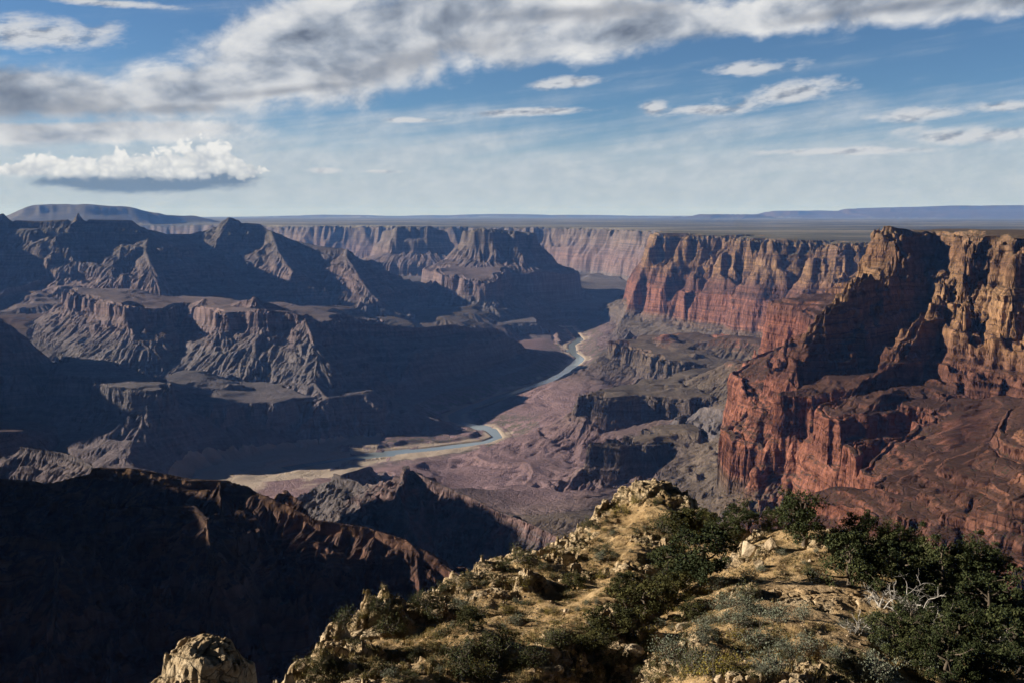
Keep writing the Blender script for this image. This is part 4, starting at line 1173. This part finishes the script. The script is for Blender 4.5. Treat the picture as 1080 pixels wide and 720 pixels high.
    Fq = (of[None] + (np.arange(n) * 6)[:, None, None]).reshape(-1, 3)
    o = mesh_only('gravel', V.reshape(-1, 3), Fq, bmat); o['kind'] = 'stuff'
    print('plants', round(time.time() - T0, 1))
# ------------------------------------------------------------------ build
def tag(o, label=None, cat=None, group=None, kind=None):
    if label: o['label'] = label
    if cat: o['category'] = cat
    if group: o['group'] = group
    if kind: o['kind'] = kind
    return o

def build_canyon():
    az, r, R, A, X, Y, H, LID, rd, gx, gy = build_grid()
    Xn, Yn, Hn, Ln, Dn, Rn = resample(az, r, R, A, X, Y, H, LID, rd, gx, gy, int(2400 * RES))
    print('resampled', round(time.time() - T0, 1), Xn.shape)
    n, m = Xn.shape
    st = strata_of(Xn, Yn, Hn)
    names = [f['name'] for f in LF] + ['floor']
    pale = np.array([f['seed'] in (48, 49, 50) for f in LF] + [False])[Ln]
    st = np.where(pale, F32(-240), st)
    plain = np.array([1.0 if q == 'plateau' else 0.0 for q in names], F32)[Ln] * sstep(-480, -330, Hn + np.where(Rn > 30000, 1000, 0)) * sstep(-60, -20, st - (-60) - 0)
    plain = np.array([1.0 if q == 'plateau' else 0.0 for q in names], F32)[Ln] * (pl_inside(Xn, Yn))
    sandn = fbm(Xn / 160, Yn / 160, 3, 41)
    # open sand flats on the inside of the bend
    sd, _ = seg_dist(Xn, Yn, SANDP, False, False)
    sand = np.where(Ln < 0, np.maximum(1 - Dn / 165 + sandn * .35, 1.35 - sd / np.where(Xn < -780, 900, 190) + .3 * sandn), 0)
    bank = np.where(Ln < 0, sstep(420, 160, Dn) * sstep(60, 120, Dn) * .8, 0)
    dust_haze = np.array([{'butte': .8, 'bench': .8, 'ridge': .8, 'shoulder': .8, 'mesa': .8, 'plateau': .12, 'hill': .6, 'near_ridge': .15}.get(q, 0) for q in names], F32)[Ln]
    dust_haze = np.where((Rn > 13500) & (dust_haze < .5), F32(.7), dust_haze)  # far walls: distance haze put into their colour
    dust_haze = np.where(pale, F32(.1), dust_haze)
    at_ = dict(dust_haze=dust_haze, strata=st, sand=np.clip(sand, 0, 1), bank=bank, plain=plain)
    mat = canyon_material()
    V = np.stack([Xn, Yn, Hn], -1).reshape(-1, 3)
    Fq = grid_faces(n, m)
    fl = Ln.ravel()[Fq[:, 0]]
    # one object per kind of land
    groups = {'canyon_floor_terrain': ['floor'], 'plateau_terrain': ['plateau'], 'far_mesa_mountains': ['mesa'], 'shaded_ridge_hills': ['ridge', 'shoulder'], 'butte_hills': ['butte', 'bench'],
              'promontory_mountains': ['promontory'], 'redwall_terrain': ['redwall', 'spur'], 'bench_terrain': ['tonto'], 'near_ridge_hills': ['near_ridge'], 'mound_hills': ['hill']}
    used = 0
    for on, ks in groups.items():
        ids = [i for i, q in enumerate(names[:-1]) if q in ks] + ([-1] if 'floor' in ks else [])
        fm = np.isin(fl, ids)
        if not fm.any(): continue
        ff = Fq[fm]; u, inv = np.unique(ff.ravel(), return_inverse=True)
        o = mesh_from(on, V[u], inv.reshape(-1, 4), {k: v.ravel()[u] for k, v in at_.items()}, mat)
        o['kind'] = 'structure'
    print('land', round(time.time() - T0, 1))

PLP = None
def pl_inside(X, Y):
    f = [f for f in LF if f['name'] == 'plateau'][0]
    return pmap(lambda a, b: inside(a, b, f['p']).astype(F32), X, Y)

def build_river():
    m, nt, b = new_mat('river_water', .1, .5)
    pos = position(nt)
    nt.links.new(mix(nt, noise(nt, pos, .01, 3), (.17, .21, .235), (.23, .265, .275)).k, b.inputs['Base Color'])
    bump(nt, b, noise(nt, pos, .12, 4, .6), 1.0, .05)
    p = RIV; k = 12
    t = np.linspace(0, len(p) - 1, len(p) * k)
    # catmull-rom
    i = np.clip(t.astype(int), 0, len(p) - 2); f = (t - i)[:, None]
    g = lambda j: p[np.clip(j, 0, len(p) - 1)]
    a, b_, c, d = g(i - 1), g(i), g(i + 1), g(i + 2)
    q = .5 * ((2 * b_) + (c - a) * f + (2 * a - 5 * b_ + 4 * c - d) * f ** 2 + (3 * b_ - a - 3 * c + d) * f ** 3)
    tan = np.gradient(q, axis=0); tan /= np.linalg.norm(tan, axis=1)[:, None] + 1e-9
    nrm = np.c_[-tan[:, 1], tan[:, 0]]
    V = []; n = len(q)
    for s_ in (-1, -.5, 0, .5, 1):
        V.append(np.c_[q + nrm * s_ * 95, np.full(n, ZR + .5)])
    V = np.stack(V, 1).reshape(-1, 3)
    o = mesh_from('river_water', V, grid_faces(n, 5), {}, m, True); o['kind'] = 'structure'

def build_haze():
    m = bpy.data.materials.new('haze_air'); m.use_nodes = True; nt = m.node_tree
    for n in list(nt.nodes):
        if n.type != 'OUTPUT_MATERIAL': nt.nodes.remove(n)
    out = [n for n in nt.nodes if n.type == 'OUTPUT_MATERIAL'][0]
    v = nt.nodes.new('ShaderNodeVolumePrincipled')
    v.inputs['Color'].default_value = (.16, .37, 1.0, 1); v.inputs['Absorption Color'].default_value = (1, 1, 1, 1); v.inputs['Density'].default_value = HAZE; v.inputs['Anisotropy'].default_value = 0.0
    nt.links.new(v.outputs[0], out.inputs['Volume'])
    x0, x1, y0, y1, z0, z1 = -80000, 80000, -3000, 80000, -1900, 420
    V = np.array([(x, y, z) for x in (x0, x1) for y in (y0, y1) for z in (z0, z1)], float)
    Fq = np.array([(0, 1, 3, 2), (4, 6, 7, 5), (0, 4, 5, 1), (2, 3, 7, 6), (0, 2, 6, 4), (1, 5, 7, 3)])
    o = mesh_from('haze', V, Fq, {}, m); o['kind'] = 'stuff'

HAZE = 1.25e-5
SC = bpy.context.scene
build_canyon()
build_river()
build_hill()
build_plants()
build_haze()
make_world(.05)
cam = bpy.data.cameras.new('camera'); co = bpy.data.objects.new('camera', cam); SC.collection.objects.link(co)
cam.sensor_width = 36; cam.lens = FPX / 1080 * 36; co.rotation_euler = (math.pi / 2 - PITCH, 0, 0)
cam.clip_start = .5; cam.clip_end = 400000; SC.camera = co
from mathutils import Vector
sl_ = bpy.data.lights.new('sun', 'SUN'); so = bpy.data.objects.new('sun', sl_); SC.collection.objects.link(so)
sl_.energy = 5.0; sl_.angle = math.radians(.5); sl_.color = (1, .90, .76)
e_, a_ = math.radians(SUN_EL), math.radians(SUN_BACK)
so.rotation_euler = Vector((-math.cos(e_) * math.cos(a_), -math.cos(e_) * math.sin(a_), math.sin(e_))).to_track_quat('Z', 'Y').to_euler()
SC.view_settings.view_transform = 'Standard'; SC.view_settings.look = 'None'; SC.view_settings.exposure = 1.08; SC.view_settings.gamma = 1
SC.cycles.max_bounces = 4; SC.cycles.diffuse_bounces = 1; SC.cycles.volume_bounces = 0; SC.cycles.transparent_max_bounces = 8
SC.cycles.use_denoising = True
print('done', round(time.time() - T0, 1))
